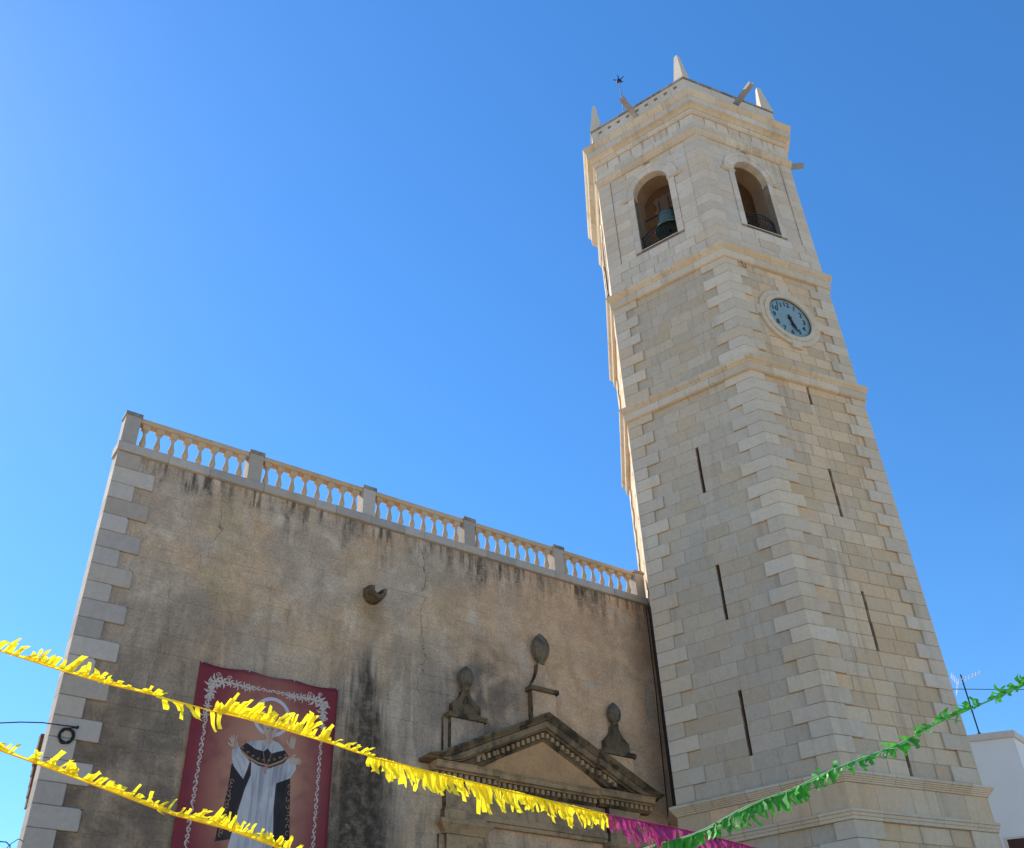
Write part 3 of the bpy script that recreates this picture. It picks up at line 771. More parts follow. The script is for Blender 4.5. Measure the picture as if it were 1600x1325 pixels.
prof = [(.075, 0), (.075, .05), (.05, .07), (.045, .09), (.066, .13), (.083, .19), (.080, .25), (.058, .34), (.042, .44), (.037, .51), (.04, .545), (.056, .56), (.056, .585), (.045, .60), (.07, .64)]
bme = None
for s_ in range(5):
    a, b = posts[s_] + .37, posts[s_ + 1]
    q = MB(); pr = [(.05, 16.86), (.03, 16.885), (.03, 16.95), (.04, 16.985), (.29, 16.985), (.30, 16.95), (.30, 16.885), (.28, 16.86)]
    q.loft([[(x, y, z) for y, z in pr] for x in (a + .003, b - .003)], rnd=random.random()); q.build('top_rail', 'baluster', church, fix=True)
    n = 8; w_ = (b - a) / n
    for k in range(n):
        x = a + w_ * (k + .5); y = .165
        if bme is None:
            q = MB()
            def sq(r, z): return [(x - r, y - r, z), (x + r, y - r, z), (x + r, y + r, z), (x - r, y + r, z)]
            q.loft([sq(.085, 16.102), sq(.085, 16.15)]); q.loft([sq(.065, 16.73), sq(.095, 16.765), sq(.095, 16.858)])
            q.lathe((x, y, 16.14), [(r, z * .94) for r, z in prof], 14)
            o = q.build('baluster', 'baluster', church); bme = o; x_ref = x
        else:
            o = bme.copy(); C.objects.link(o); o.location = (x - x_ref, 0, 0)
        
# broken stone waterspout on the wall
q = MB(); n = 10; rings = []
for d, ro, ri, tip in ((-.02, .26, .14, .0), (-.32, .24, .14, .0), (-.46, .215, .135, -.03)):
    out = [(7.0 + ro * math.cos(math.pi + math.pi * k / n), 13.72 + ro * 1.0 * math.sin(math.pi + math.pi * k / n)) for k in range(n + 1)]
    inn = [(7.0 + ri * math.cos(2 * math.pi - math.pi * k / n), 13.74 + ri * .9 * math.sin(2 * math.pi - math.pi * k / n)) for k in range(n + 1)]
    up = .14 + tip
    out[0] = (out[0][0], 13.72 + up); out[-1] = (out[-1][0], 13.72 + up * .8); inn[0] = (inn[0][0], 13.72 + up * .75); inn[-1] = (inn[-1][0], 13.72 + up)
    rings.append([(x, d, z + d * .10) for x, z in out + inn])
q.loft(rings); q.build('wall_waterspout', 'grimy', church, fix=True, label='broken stone gutter spout jutting from the wall')

# --- portal
def ext(mb, prof, x0, x1, ztop=None, rnd=None):
    """profile (d, h) extruded along x from x0 to x1; ztop(x) for raking pieces"""
    f = ztop or (lambda x: 0)
    mb.loft([[(x, -d, f(x) + h) for d, h in prof] for x in (x0, x1)], rnd=rnd)
PX = 12.3
def bx(name, x0, x1, d, z0, z1, mat, par=church, d0=.0):
    q = MB(); ch = .008
    q.loft([[(x0, -d0, z0), (x1, -d0, z0), (x1, -d0, z1), (x0, -d0, z1)], [(x0, -d + ch, z0), (x1, -d + ch, z0), (x1, -d + ch, z1), (x0, -d + ch, z1)],
            [(x0 + ch, -d, z0 + ch), (x1 - ch, -d, z0 + ch), (x1 - ch, -d, z1 - ch), (x0 + ch, -d, z1 - ch)]], rnd=random.random())
    return q.build(name, mat, par, fix=True, dirty=True)
RESS = ((8.95, 10.55), (14.05, 15.65))
for (a, b), sg in ((RESS[0], -1), (RESS[1], 1)):
    m = (a + b) / 2 + .05 * 0
    p = bx('pilaster', m - .52, m + .52, .16, 0, 7.98, 'portal', church, .0)
    bx('back_pilaster', m - .68, m + .68, .07, 0, 7.98, 'portal', p, .0)
    q = MB(); steps = [(.58, .18, 7.985), (.58, .20, 8.04), (.64, .24, 8.10), (.72, .30, 8.18), (.74, .32, 8.20), (.74, .32, 8.29)]
    q.loft([[(m - w_, .0, z), (m - w_, -d, z), (m + w_, -d, z), (m + w_, .0, z)] for w_, d, z in steps]); q.build('capital', 'portal', church, fix=True)
    bx('architrave_block', m - .60, m + .60, .20, 8.295, 8.56, 'portal'); bx('frieze_pier', m - .55, m + .55, .17, 8.565, 9.2, 'portal')
bx('architrave', RESS[0][1] - .18, RESS[1][0] + .18, .10, 8.295, 8.40, 'portal'); bx('architrave_fascia', RESS[0][1] - .18, RESS[1][0] + .18, .125, 8.405, 8.56, 'portal')
bx('portal_frieze', RESS[0][1] - .2, RESS[1][0] + .2, .07, 8.565, 9.2, 'portal')
hp = [(0, 9.20), (.10, 9.20), (.12, 9.25), (.12, 9.385), (.20, 9.40), (.22, 9.43), (.30, 9.445), (.30, 9.545), (.35, 9.60), (0, 9.64)]
for x0, x1, e in ((RESS[0][0] - .15, RESS[0][1] + .12, .10), (RESS[0][1] + .12, RESS[1][0] - .12, .0), (RESS[1][0] - .12, RESS[1][1] + .15, .10)):
    ad = lambda pr: [(d + e if d else 0, h) for d, h in pr]
    q = MB(); ext(q, ad([(0, 9.395), (.18, 9.40), (.20, 9.43), (.30, 9.445), (.30, 9.545), (.35, 9.60), (0, 9.64)]), x0, x1, rnd=random.random())
    cor = q.build('horizontal_cornice', 'portal', church, fix=True)
    q = MB(); ext(q, ad([(0, 9.205), (.09, 9.205), (.10, 9.25), (.10, 9.39), (0, 9.39)]), x0 + .06, x1 - .06, rnd=random.random())
    q.build('dentil_bed', 'grimy', cor, fix=True)
    n = int((x1 - x0) / .165)
    for k in range(n):
        xx = x0 + (x1 - x0) * (k + .5) / n
        q = MB(); q.box(xx - .045, xx + .045, -(.185 + e), -(.10 + e), 9.262, 9.376, random.random()); q.build('dentil', 'portal', cor)
ty = MB(); ty.add([(10.2, -.06, 9.63), (14.4, -.06, 9.63), (PX, -.06, 10.86)], [(0, 1, 2)]); ty.build('tympanum', 'tymp', church)
SL = (11.38 - 9.62) / 3.72
zt = lambda x: 11.38 - SL * abs(x - PX)
rp_ = [(0, -.68), (.09, -.68), (.10, -.60), (.13, -.58), (.13, -.44), (.20, -.41), (.22, -.36), (.31, -.33), (.31, -.20), (.33, -.17), (.37, -.09), (.40, -.03), (.38, .02), (0, .06)]
for x0, x1, e in ((PX - 3.78, RESS[0][1] + .12, .10), (RESS[0][1] + .12, PX, .0), (PX, RESS[1][0] - .12, .0), (RESS[1][0] - .12, PX + 3.78, .10)):
    # keep each band above the horizontal cornice
    def band(pr, nm, mat, par):
        q = MB(); q.loft([[(x, -(d + e if d else 0), max(zt(x) + h, 9.60 + (h + .68) * .12)) for d, h in pr] for x in [x0 + (x1 - x0) * k / 6 for k in range(7)]], rnd=random.random())
        return q.build(nm, mat, par, fix=True)
    rk = band([(0, -.165), (.34, -.16), (.35, -.12), (.40, -.06), (.43, -.02), (.42, .03), (0, .08)], 'raking_cornice', 'grimy', church)
    band([(0, -.40), (.19, -.395), (.21, -.36), (.30, -.35), (.30, -.20), (.33, -.175), (0, -.17)], 'raking_fascia', 'portal_dark', rk)
    band([(0, -.68), (.07, -.68), (.08, -.60), (.11, -.585), (.11, -.42), (.16, -.405), (0, -.405)], 'raking_bed', 'grimy', rk)
    n = int((x1 - x0) / .16)
    for k in range(n):
        xx = x0 + (x1 - x0) * (k + .5) / n
        if zt(xx) - .60 < 9.72: continue
        q = MB(); zz = zt(xx) - .51; q.box(xx - .045, xx + .045, -(.18 + e), -(.10 + e), zz - .06, zz + .06, random.random()); q.build('dentil', 'portal', rk)
def urn(x, zb, h, r, y=-.16):
    q = MB(); prof = [(.10, -.02), (.11, .04), (.075, .07), (.12, .10), (r * .78, .22 * h), (r, .45 * h), (r * .97, .6 * h), (r * .78, .78 * h), (r * .46, .91 * h), (r * .2, .98 * h), (.01, 1.02 * h)]
    n = 36; rings = []
    for rr, z in prof:
        rings.append([(x + rr * (1 + .09 * math.cos(9 * t) * (z > .1)) * math.cos(t), y + rr * (1 + .09 * math.cos(9 * t) * (z > .1)) * math.sin(t), zb + z) for t in [k * 2 * math.pi / n for k in range(n)]])
    q.loft(rings); q.build('urn_finial', 'urn', church, smooth=True)
def taper(name, x, w0, w1, d0, d1, z0, z1, mat):
    q = MB(); rings = []
    for k in range(7):
        t = k / 6; s_ = (1 - t) ** 2
        w_ = w1 + (w0 - w1) * s_; d = d1 + (d0 - d1) * s_; rings.append([(x - w_, 0, z0 + (z1 - z0) * t), (x - w_, -d, z0 + (z1 - z0) * t), (x + w_, -d, z0 + (z1 - z0) * t), (x + w_, 0, z0 + (z1 - z0) * t)])
    q.loft(rings); q.build(name, mat, church, fix=True, dirty=True)
for x, zcap, zb, uh, ur in ((9.80, 10.93, 11.62, .66, .20), (14.80, 10.78, 11.55, .66, .19)):
    bx('pedestal', x - .50, x + .50, .24, 9.9, zcap - .13, 'facade', church); bx('pedestal_back', x - .64, x + .5, .10, 9.9, zcap - .10, 'facade', church)
    bx('pedestal_cap', x - .58, x + .58, .30, zcap - .13, zcap, 'grimy', church)
    bx('pedestal_block', x - .42, x + .42, .22, zcap + .002, zcap + .30, 'grimy', church)
    taper('neck', x, .40, .11, .20, .19, zcap + .30, zb - .02, 'grimy'); urn(x, zb, uh, ur)
bx('pedestal', PX - .40, PX + .40, .22, 11.15, 12.02, 'facade', church); bx('pedestal_cap', PX - .48, PX + .48, .29, 12.02, 12.14, 'grimy', church)
taper('neck', PX, .42, .13, .22, .20, 12.145, 12.86, 'facade'); urn(PX, 12.86, .92, .245)
# thin conduit beside the tower
q = MB(); q.tube([(16.70, -.02, 15.8), (16.68, -.02, 13), (16.55, -.02, 9.1), (16.52, -.02, 6)], .013, 5); q.build('conduit', 'cable', church)

# ------------------------------------------------------------------ BANNER
BX, BZ, BW, BH = 2.80, 11.0, 3.42, 5.6
ban = thing('banner', 'large red printed banner of a white-robed haloed figure hanging on the wall', 'banner', (BX + BW / 2, -.06, BZ - BH))
def by(x, z):   # gentle waviness of the cloth
    return -.055 - .016 * math.sin(2.1 * x + .5 * z) - .010 * math.sin(1.3 * z + x)
def bt(s_):    # sagging top edge between fixings
    return -.05 * abs(math.sin(s_ * math.pi * 3)) ** 1.2
q = MB(); nx, nz = 36, 40; vs = []
for j in range(nz + 1):
    for i in range(nx + 1):
        x = BX + BW * i / nx; z = BZ - BH * j / nz + (bt(i / nx) if j == 0 else 0); vs.append((x, by(x, z), z))
fs = [(j * (nx + 1) + i, (j + 1) * (nx + 1) + i, (j + 1) * (nx + 1) + i + 1, j * (nx + 1) + i + 1) for j in range(nz) for i in range(nx)]
q.add(vs, fs); sheet = q.build('sheet', 'banner', ban, smooth=True)
sm = sheet.modifiers.new('t', 'SOLIDIFY'); sm.thickness = .004; sm.offset = -1
def bpoly(name, pts, mat, lift, par=sheet, dense=True):
    """flat printed shape, triangulated and draped on the sheet"""
    bm = bmesh.new(); vv = [bm.verts.new((p[0], p[1], 0)) for p in pts]; f = bm.faces.new(vv)
    bmesh.ops.triangulate(bm, faces=[f])
    for _ in range(2 if dense else 0): bmesh.ops.subdivide_edges(bm, edges=[e for e in bm.edges if e.calc_length() > .22], cuts=1, use_grid_fill=False); bmesh.ops.triangulate(bm, faces=bm.faces[:])
    q = MB(); bm.verts.index_update()
    q.add([(BX + v.co.x, by(BX + v.co.x, BZ + v.co.y) - lift, BZ + v.co.y) for v in bm.verts], [tuple(v.index for v in f.verts) for f in bm.faces]); bm.free()
    o = q.build(name, mat, par); return o
def ell(cx, cy, rx, ry, n=20, t0=0, t1=2 * math.pi): return [(cx + rx * math.cos(t0 + (t1 - t0) * k / n), cy + ry * math.sin(t0 + (t1 - t0) * k / n)) for k in range(n)]
def ribbon(name, pts, wd, mat, lift, par=sheet, mbx=None):
    q = mbx or MB(); n = len(pts); vs = []
    for i, p in enumerate(pts):
        a, b = pts[max(i - 1, 0)], pts[min(i + 1, n - 1)]; dx, dz = b[0] - a[0], b[1] - a[1]; l = math.hypot(dx, dz) or 1
        w_ = wd[i] if isinstance(wd, list) else wd
        for s_ in (-1, 1):
            x, z = BX + p[0] - s_ * dz / l * w_, BZ + p[1] + s_ * dx / l * w_; vs.append((x, by(x, z) - lift, z))
    q.add(vs, [(2 * i, 2 * i + 1, 2 * i + 3, 2 * i + 2) for i in range(n - 1)])
    if mbx is None: q.build(name, mat, par)
bpoly('printed_cape', [(1.02, -2.19), (1.25, -1.9), (1.46, -2.08), (1.48, -2.35), (1.38, -2.68), (1.28, -3.15), (1.31, -3.69), (.89, -3.79), (.9, -3.56), (.98, -3.01), (1.02, -2.48)], 'p_black', .003)
bpoly('printed_cape', [(2.09, -2.44), (2.41, -2.28), (2.45, -2.75), (2.52, -3.65), (2.55, -4.6), (2.2, -4.7), (2.1, -3.66), (2.06, -2.99)], 'p_black', .003)
bpoly('printed_robe', [(1.46, -2.05), (2.06, -2.05), (2.08, -2.39), (2.08, -2.99), (2.14, -3.63), (2.2, -4.9), (1.0, -5.0), (1.17, -3.9), (1.29, -3.18), (1.38, -2.68), (1.48, -2.35)], 'p_white', .005)
for x0, x1, w_ in ((1.62, 1.50, .014), (1.93, 1.95, .012), (1.74, 1.68, .006)):
    ribbon('printed_robe_fold', [(x0, -2.12), (x0 * .7 + x1 * .3 + .012, -2.6), ((x0 + x1) / 2 - .01, -3.2), (x1 * .8 + x0 * .2 + .008, -4), (x1, -4.85)], [w_ * .5, w_, w_ * 1.2, w_, w_ * .7], 'p_grey', .0075)
for pts_ in ([(1.02, -1.95), (1.16, -2.1), (1.3, -2.36)], [(1.1, -1.85), (1.26, -2.02), (1.36, -2.2)], [(2.3, -1.95), (2.3, -2.12), (2.15, -2.33)], [(2.42, -1.95), (2.42, -2.12), (2.3, -2.3)]):
    ribbon('printed_sleeve_fold', pts_, [.005, .011, .004], 'p_grey', .0085)
bpoly('printed_sleeve', [(.99, -1.84), (1.13, -1.77), (1.29, -1.92), (1.42, -2.07), (1.38, -2.26), (1.32, -2.46), (1.21, -2.35), (1.07, -2.21), (.99, -2.0)], 'p_white', .007)
bpoly('printed_sleeve', [(2.23, -1.96), (2.34, -1.84), (2.51, -1.9), (2.53, -2.06), (2.41, -2.28), (2.09, -2.44), (2.05, -2.1)], 'p_white', .007)
bpoly('printed_shoulder_cape', [(1.16, -1.81), (1.3, -1.66), (1.51, -1.75), (1.8, -1.70), (2.2, -1.68), (2.32, -1.8), (2.23, -1.96), (1.9, -2.14), (1.62, -2.12), (1.4, -2.02)], 'p_black', .009)
bpoly('printed_collar', [(1.3, -1.66), (1.42, -1.59), (1.66, -1.55), (1.83, -1.5), (2.04, -1.54), (2.23, -1.68), (2.06, -1.74), (1.9, -1.81), (1.8, -1.71), (1.72, -1.79), (1.51, -1.77)], 'p_white', .011)
ribbon('printed_trim', [(1.2, -1.86), (1.38, -1.98), (1.62, -2.07), (1.88, -2.09), (2.18, -1.93), (2.28, -1.82)], .022, 'p_gold', .0105)
sq_ = MB()
for k in range(9):
    t = k / 8; x = 1.22 + 1.02 * t; z = -1.80 - .19 * math.sin(math.pi * t); ribbon('', [(x + .035 * math.cos(a) * (1 - a / 9), z + .03 * math.sin(a) * (1 - a / 9)) for a in [j * .7 for j in range(9)]], .006, 'p_gold', .0115, mbx=sq_)
sq_.build('printed_embroidery', 'p_gold', sheet)
for xa, za, xb, zb in ((1.08, -2.5, .96, -3.7), (2.40, -2.4, 2.46, -4.4)):
    eq = MB()
    for k in range(14):
        t = (k + .5) / 14; x = xa + (xb - xa) * t + .015 * math.sin(k * 2.1); z = za + (zb - za) * t
        ribbon('', [(x + .05 * math.cos(a + k) * (1 - a / 8), z + .06 * math.sin(a + k) * (1 - a / 8)) for a in [j * .6 for j in range(9)]], .007, 'p_gold', .006, mbx=eq)
    eq.build('printed_embroidery', 'p_gold', sheet)
def hand(name, base, ang, fl, sp):
    q = MB(); c, s_ = math.cos(ang), math.sin(ang); tr = lambda a, b: (base[0] + a * c - b * s_, base[1] + a * s_ + b * c)
    q2 = [tr(a, b) for a, b in ((-.02, -.07), (.12, -.08), (.17, -.06), (.17, .06), (.12, .08), (-.02, .06))]
    o = bpoly(name, q2, 'p_skin', .012, dense=False)
    fm = MB()
    for k, (b0, b1, L) in enumerate(((-.055, -.055 - sp, .10), (-.018, -.018 - sp * .3, .13), (.02, .02 + sp * .3, .12), (.05, .05 + sp, .09))):
        ribbon('', [tr(.15, b0), tr(.15 + L * .55, (b0 + b1) / 2), tr(.15 + L, b1)], [.019, .017, .010], 'p_skin', .0125, mbx=fm)
    ribbon('', [tr(.03, .06), tr(.09, .12), tr(.15, .14)], [.022, .02, .012], 'p_skin', .0125, mbx=fm)
    fm.build('printed_fingers', 'p_skin', o)
hand('printed_hand', (1.06, -1.80), 1.95, 1, .04); hand('printed_hand', (2.37, -1.90), .12, 1, .01); hand('printed_hand', (2.36, -1.60), 1.45, 1, .01)
q = MB(); hp_ = ell(1.82, -.98, .375, .375, 48); ho = [(1.82 + (p[0] - 1.82) * 1.22, -.98 + (p[1] + .98) * 1.22) for p in hp_]; n = 48
q.add([(BX + p[0], by(BX + p[0], BZ + p[1]) - .005, BZ + p[1]) for p in hp_ + ho], [(i, (i + 1) % n, n + (i + 1) % n, n + i) for i in range(n)]); q.build('printed_halo', 'p_halo', sheet)
bpoly('printed_neck', [(1.72, -1.6), (1.9, -1.6), (1.88, -1.42), (1.74, -1.42)], 'p_skin', .012, dense=False)
bpoly('printed_hair', ell(1.81, -1.20, .20, .19, 20), 'p_grey', .0135, dense=False)
face = bpoly('printed_face', ell(1.81, -1.30, .155, .20, 20), 'p_skin', .015, dense=False)
for sx in (-.06, .06):
    bpoly('printed_eye', ell(1.81 + sx, -1.27, .022, .011, 8), 'p_black', .017, face, False)
    ribbon('printed_brow', [(1.81 + sx - .035, -1.235), (1.81 + sx, -1.225), (1.81 + sx + .035, -1.235)], .006, 'p_grey', .017, face)
ribbon('printed_nose', [(1.81, -1.27), (1.822, -1.34), (1.80, -1.35)], .006, 'p_rose', .017, face); ribbon('printed_mouth', [(1.77, -1.405), (1.81, -1.412), (1.85, -1.405)], .008, 'p_rose', .017, face)
# pendant cross
ribbon('printed_chain', [(1.66, -1.62), (1.74, -1.95), (1.80, -2.12), (1.87, -1.95), (1.94, -1.6)], .006, 'p_gold', .0135)
ribbon('printed_pendant', [(1.80, -2.08), (1.80, -2.28)], .022, 'p_rose', .0145); ribbon('printed_pendant', [(1.735, -2.15), (1.865, -2.15)], .022, 'p_rose', .015)
# scroll border and corner foliage
def scroll(x0, z0, x1, z1, amp, n):
    L = math.hypot(x1 - x0, z1 - z0); ex, ez = (x1 - x0) / L, (z1 - z0) / L; q = MB()
    pts = [(x0 + ex * L * k / (n * 8) - ez * amp * math.sin(k * math.pi / 4), z0 + ez * L * k / (n * 8) + ex * amp * math.sin(k * math.pi / 4)) for k in range(n * 8 + 1)]
    ribbon('', pts, .013, 'p_orn', .004, mbx=q)
    for k in range(2 * n):
        t = (k + .5) / (2 * n); sg = 1 if k % 2 else -1; cx_, cz_ = x0 + ex * L * t - ez * amp * .2 * sg, z0 + ez * L * t + ex * amp * .2 * sg
        ribbon('', [(cx_ + .045 * (1 - a / 7) * math.cos(a * sg + k), cz_ + .045 * (1 - a / 7) * math.sin(a * sg + k)) for a in [j * .55 for j in range(10)]], .011, 'p_orn', .0045, mbx=q)
    q.build('printed_scroll_border', 'p_orn', sheet)
scroll(.31, -1.25, .29, -5.3, .035, 15); scroll(3.09, -1.25, 3.09, -5.3, .035, 15); scroll(1.25, -.39, 2.2, -.38, .03, 4)
for sx, x0 in ((1, .29), (-1, 3.12)):
    q = MB()
    rnd_ = random.Random(3)
    spine = [(x0 + sx * a, -.34 - b) for a, b in [(.0, .85), (.02, .65), (.04, .45), (.05, .3), (.06, .14), (.12, .06), (.28, .04), (.45, .04), (.62, .05), (.80, .06), (.92, .07)]]
    ribbon('', spine, .014, 'p_orn', .004, mbx=q)
    for i, p in enumerate(spine):
        big = 1.25 if 3 <= i <= 6 else .85
        for k in range(6):
            a = k * 1.05 + i; L = .15 * big * rnd_.uniform(.7, 1.15)
            tip = (p[0] + L * math.cos(a), p[1] + L * math.sin(a)); mid = (p[0] + L * .55 * math.cos(a + .25), p[1] + L * .55 * math.sin(a + .25))
            ribbon('', [p, mid, tip], [.008, .022 * big, .003], 'p_orn', .0045 + .0003 * k, mbx=q)
    for cx_, cz_ in ((x0 - sx * .0, -.42), (x0 + sx * .16, -.24), (x0 + sx * .42, -.27), (x0 - sx * .03, -.8)):
        ribbon('', [(cx_ + .06 * (1 - a / 10) * math.cos(a), cz_ + .06 * (1 - a / 10) * math.sin(a)) for a in [j * .6 for j in range(14)]], .009, 'p_orn', .0065, mbx=q)
    q.build('printed_corner_foliage', 'p_orn', sheet)
for s_ in (0.01, .335, .665, .99):
    q = MB(); q.tube([(BX + BW * s_, .0, BZ - .03), (BX + BW * s_, -.09, BZ - .03)], .016, 6); q.build('fixing_bolt', 'steel', ban)

# ------------------------------------------------------------------ cables on the left corner
t = thing('cable_coil', 'coil of black cable hung on the left corner quoins', 'cable', (.33, -.08, 8.86))
q = MB(); pts = []
for k in range(97):
    a = k * 2 * math.pi / 24; rr = .135 + .012 * math.sin(a * 2.7) + .010 * math.sin(k * .9); pts.append((.33 + rr * math.cos(a), -.085 - .02 * math.sin(k * .37), 8.86 + rr * 1.05 * math.sin(a)))
q.tube(pts, .017, 5); q.build('coil', 'cable', t)
q = MB(); q.tube([(.50, -.03, 9.06), (.50, -.12, 9.06)], .03, 6); q.tube([(.50, -.11, 9.06), (.40, -.10, 9.03), (.30, -.10, 9.0)], .013, 5); q.build('anchor', 'iron', t)
q = MB(); q.tube([(.50, -.11, 9.06), (.2, -.16, 9.03), (-.2, -.27, 8.98), (-.62, -.45, 8.86), (-1.03, -.67, 8.70), (-2.0, -1.05, 8.47), (-3.2, -1.55, 8.22), (-9, -4, 7.6)], .013, 5)
tag(q.build('overhead_wire', 'cable'), 'thin dark wire running left from the cable coil', 'wire')
q = MB(); q.tube([(-1.2, -.2, 6.80), (-.7, -.22, 6.735), (-.41, -.24, 6.71), (-.31, -.26, 6.71), (-.23, -.27, 6.65), (-.20, -.28, 6.5), (-.17, -.2, 6.2), (.0, -.05, 5.9)], .011, 5)
q.tube([(-.28, -.27, 6.6), (-.22, -.27, 6.69), (-.12, -.28, 6.78), (-.05, -.15, 6.80), (.02, -.04, 6.8)], .008, 5)
tag(q.build('slack_cable', 'cable'), 'slack cable loop at the lower left facade edge', 'cable')

# ------------------------------------------------------------------ white house on the right with its antenna
P0 = Vector((31.57, -2.40)); dl = Vector((math.cos(R(131)), math.sin(R(131)))); dr = Vector((math.cos(R(14)), math.sin(R(14))))
hs_ = thing('white_house', 'plain white rendered house beyond the tower at lower right', 'house', (P0.x, P0.y, 0))
fp = [P0, P0 + dr * 6, P0 + dr * 6 + dl * 7, P0 + dl * 7]
q = MB(); q.loft([[(p.x, p.y, z) for p in fp] for z in (0, 13.30)]); hw = q.build('wall', 'white_wall', hs_, fix=True)
cen = sum(fp, Vector((0, 0))) / 4; fo = [p + (p - cen).normalized() * .10 for p in fp]
q = MB(); q.loft([[(p.x, p.y, z) for p in fo] for z in (13.305, 13.36, 13.54)]); q.build('roof_coping', 'coping', hs_, fix=True)
fh = Fr(P0 + dl * 7, -dl)
def hbox(mb, u0, u1, z0, z1, d0, d1):
    vs = [fh.p(u, z, d) for d in (d0, d1) for u, z in ((u0, z0), (u1, z0), (u1, z1), (u0, z1))]
    mb.add(vs, [(4, 5, 6, 7), (0, 1, 5, 4), (1, 2, 6, 5), (2, 3, 7, 6), (3, 0, 4, 7)])
q = MB(); hbox(q, 5.72, 6.72, 8.3, 9.92, -.05, .008); win = q.build('window', 'shutter', hs_)
for k in range(20):
    q = MB(); z0 = 8.32 + k * .079; hbox(q, 5.75, 6.69, z0, z0 + .070, .0, .024); q.build('shutter_slat', 'shutter', win)
q = MB(); hbox(q, 5.64, 5.72, 8.25, 9.98, -.02, .035); hbox(q, 6.72, 6.80, 8.25, 9.98, -.02, .035); hbox(q, 5.72, 6.72, 9.92, 9.98, -.02, .035); q.build('frame', 'coping', win)
ab = P0 + dl * .95 + Vector((.35, .35))
an = thing('tv_antenna', 'white television aerial on a thin mast above the white house', 'antenna', (ab.x, ab.y, 13.5))
q = MB(); q.tube([(ab.x, ab.y, 13.4), (ab.x, ab.y, 16.0)], .028, 6); q.build('mast', 'iron', an)
white = plain('white_aluminium', (.75, .76, .78), .4, .05, 5)
hd = Vector((ab.x, ab.y, 15.78)); bo = Vector((.55, -.75, .28)).normalized(); sd_ = Vector((.8, .6, 0)).normalized()
q = MB(); q.tube([hd - bo * .25, hd + bo * .75], .016, 5)
for k in range(7):
    p = hd + bo * (-.15 + .14 * k); L = .26 - .012 * k; q.tube([p - sd_ * L, p + sd_ * L], .008, 4)
q.build('director_boom', white, an)
q = MB()
for s_ in (-1, 1):
    for k in range(4): p = hd - bo * .22 + Vector((0, 0, s_ * (.06 + .09 * k))); q.tube([p - sd_ * .30 - bo * .04 * k, p + sd_ * .30 - bo * .04 * k], .009, 4)
    q.tube([hd - bo * .2, hd - bo * .32 + Vector((0, 0, s_ * .36))], .011, 4)
q.build('reflector', white, an)
q = MB(); q.tube([(ab.x, ab.y, 13.62), (ab.x, ab.y, 13.75)], .06, 6); q.build('amplifier_box', 'iron', an)
q = MB(); q.tube([(ab.x - 2.2, ab.y + 1.2, 15.42), (ab.x, ab.y, 15.42), (ab.x + .9, ab.y - 1.5, 15.05), (ab.x + 2.5, ab.y - 4.2, 14.6)], .014, 4)
tag(q.build('overhead_wire', 'cable'), 'thin wire crossing behind the television aerial', 'wire')

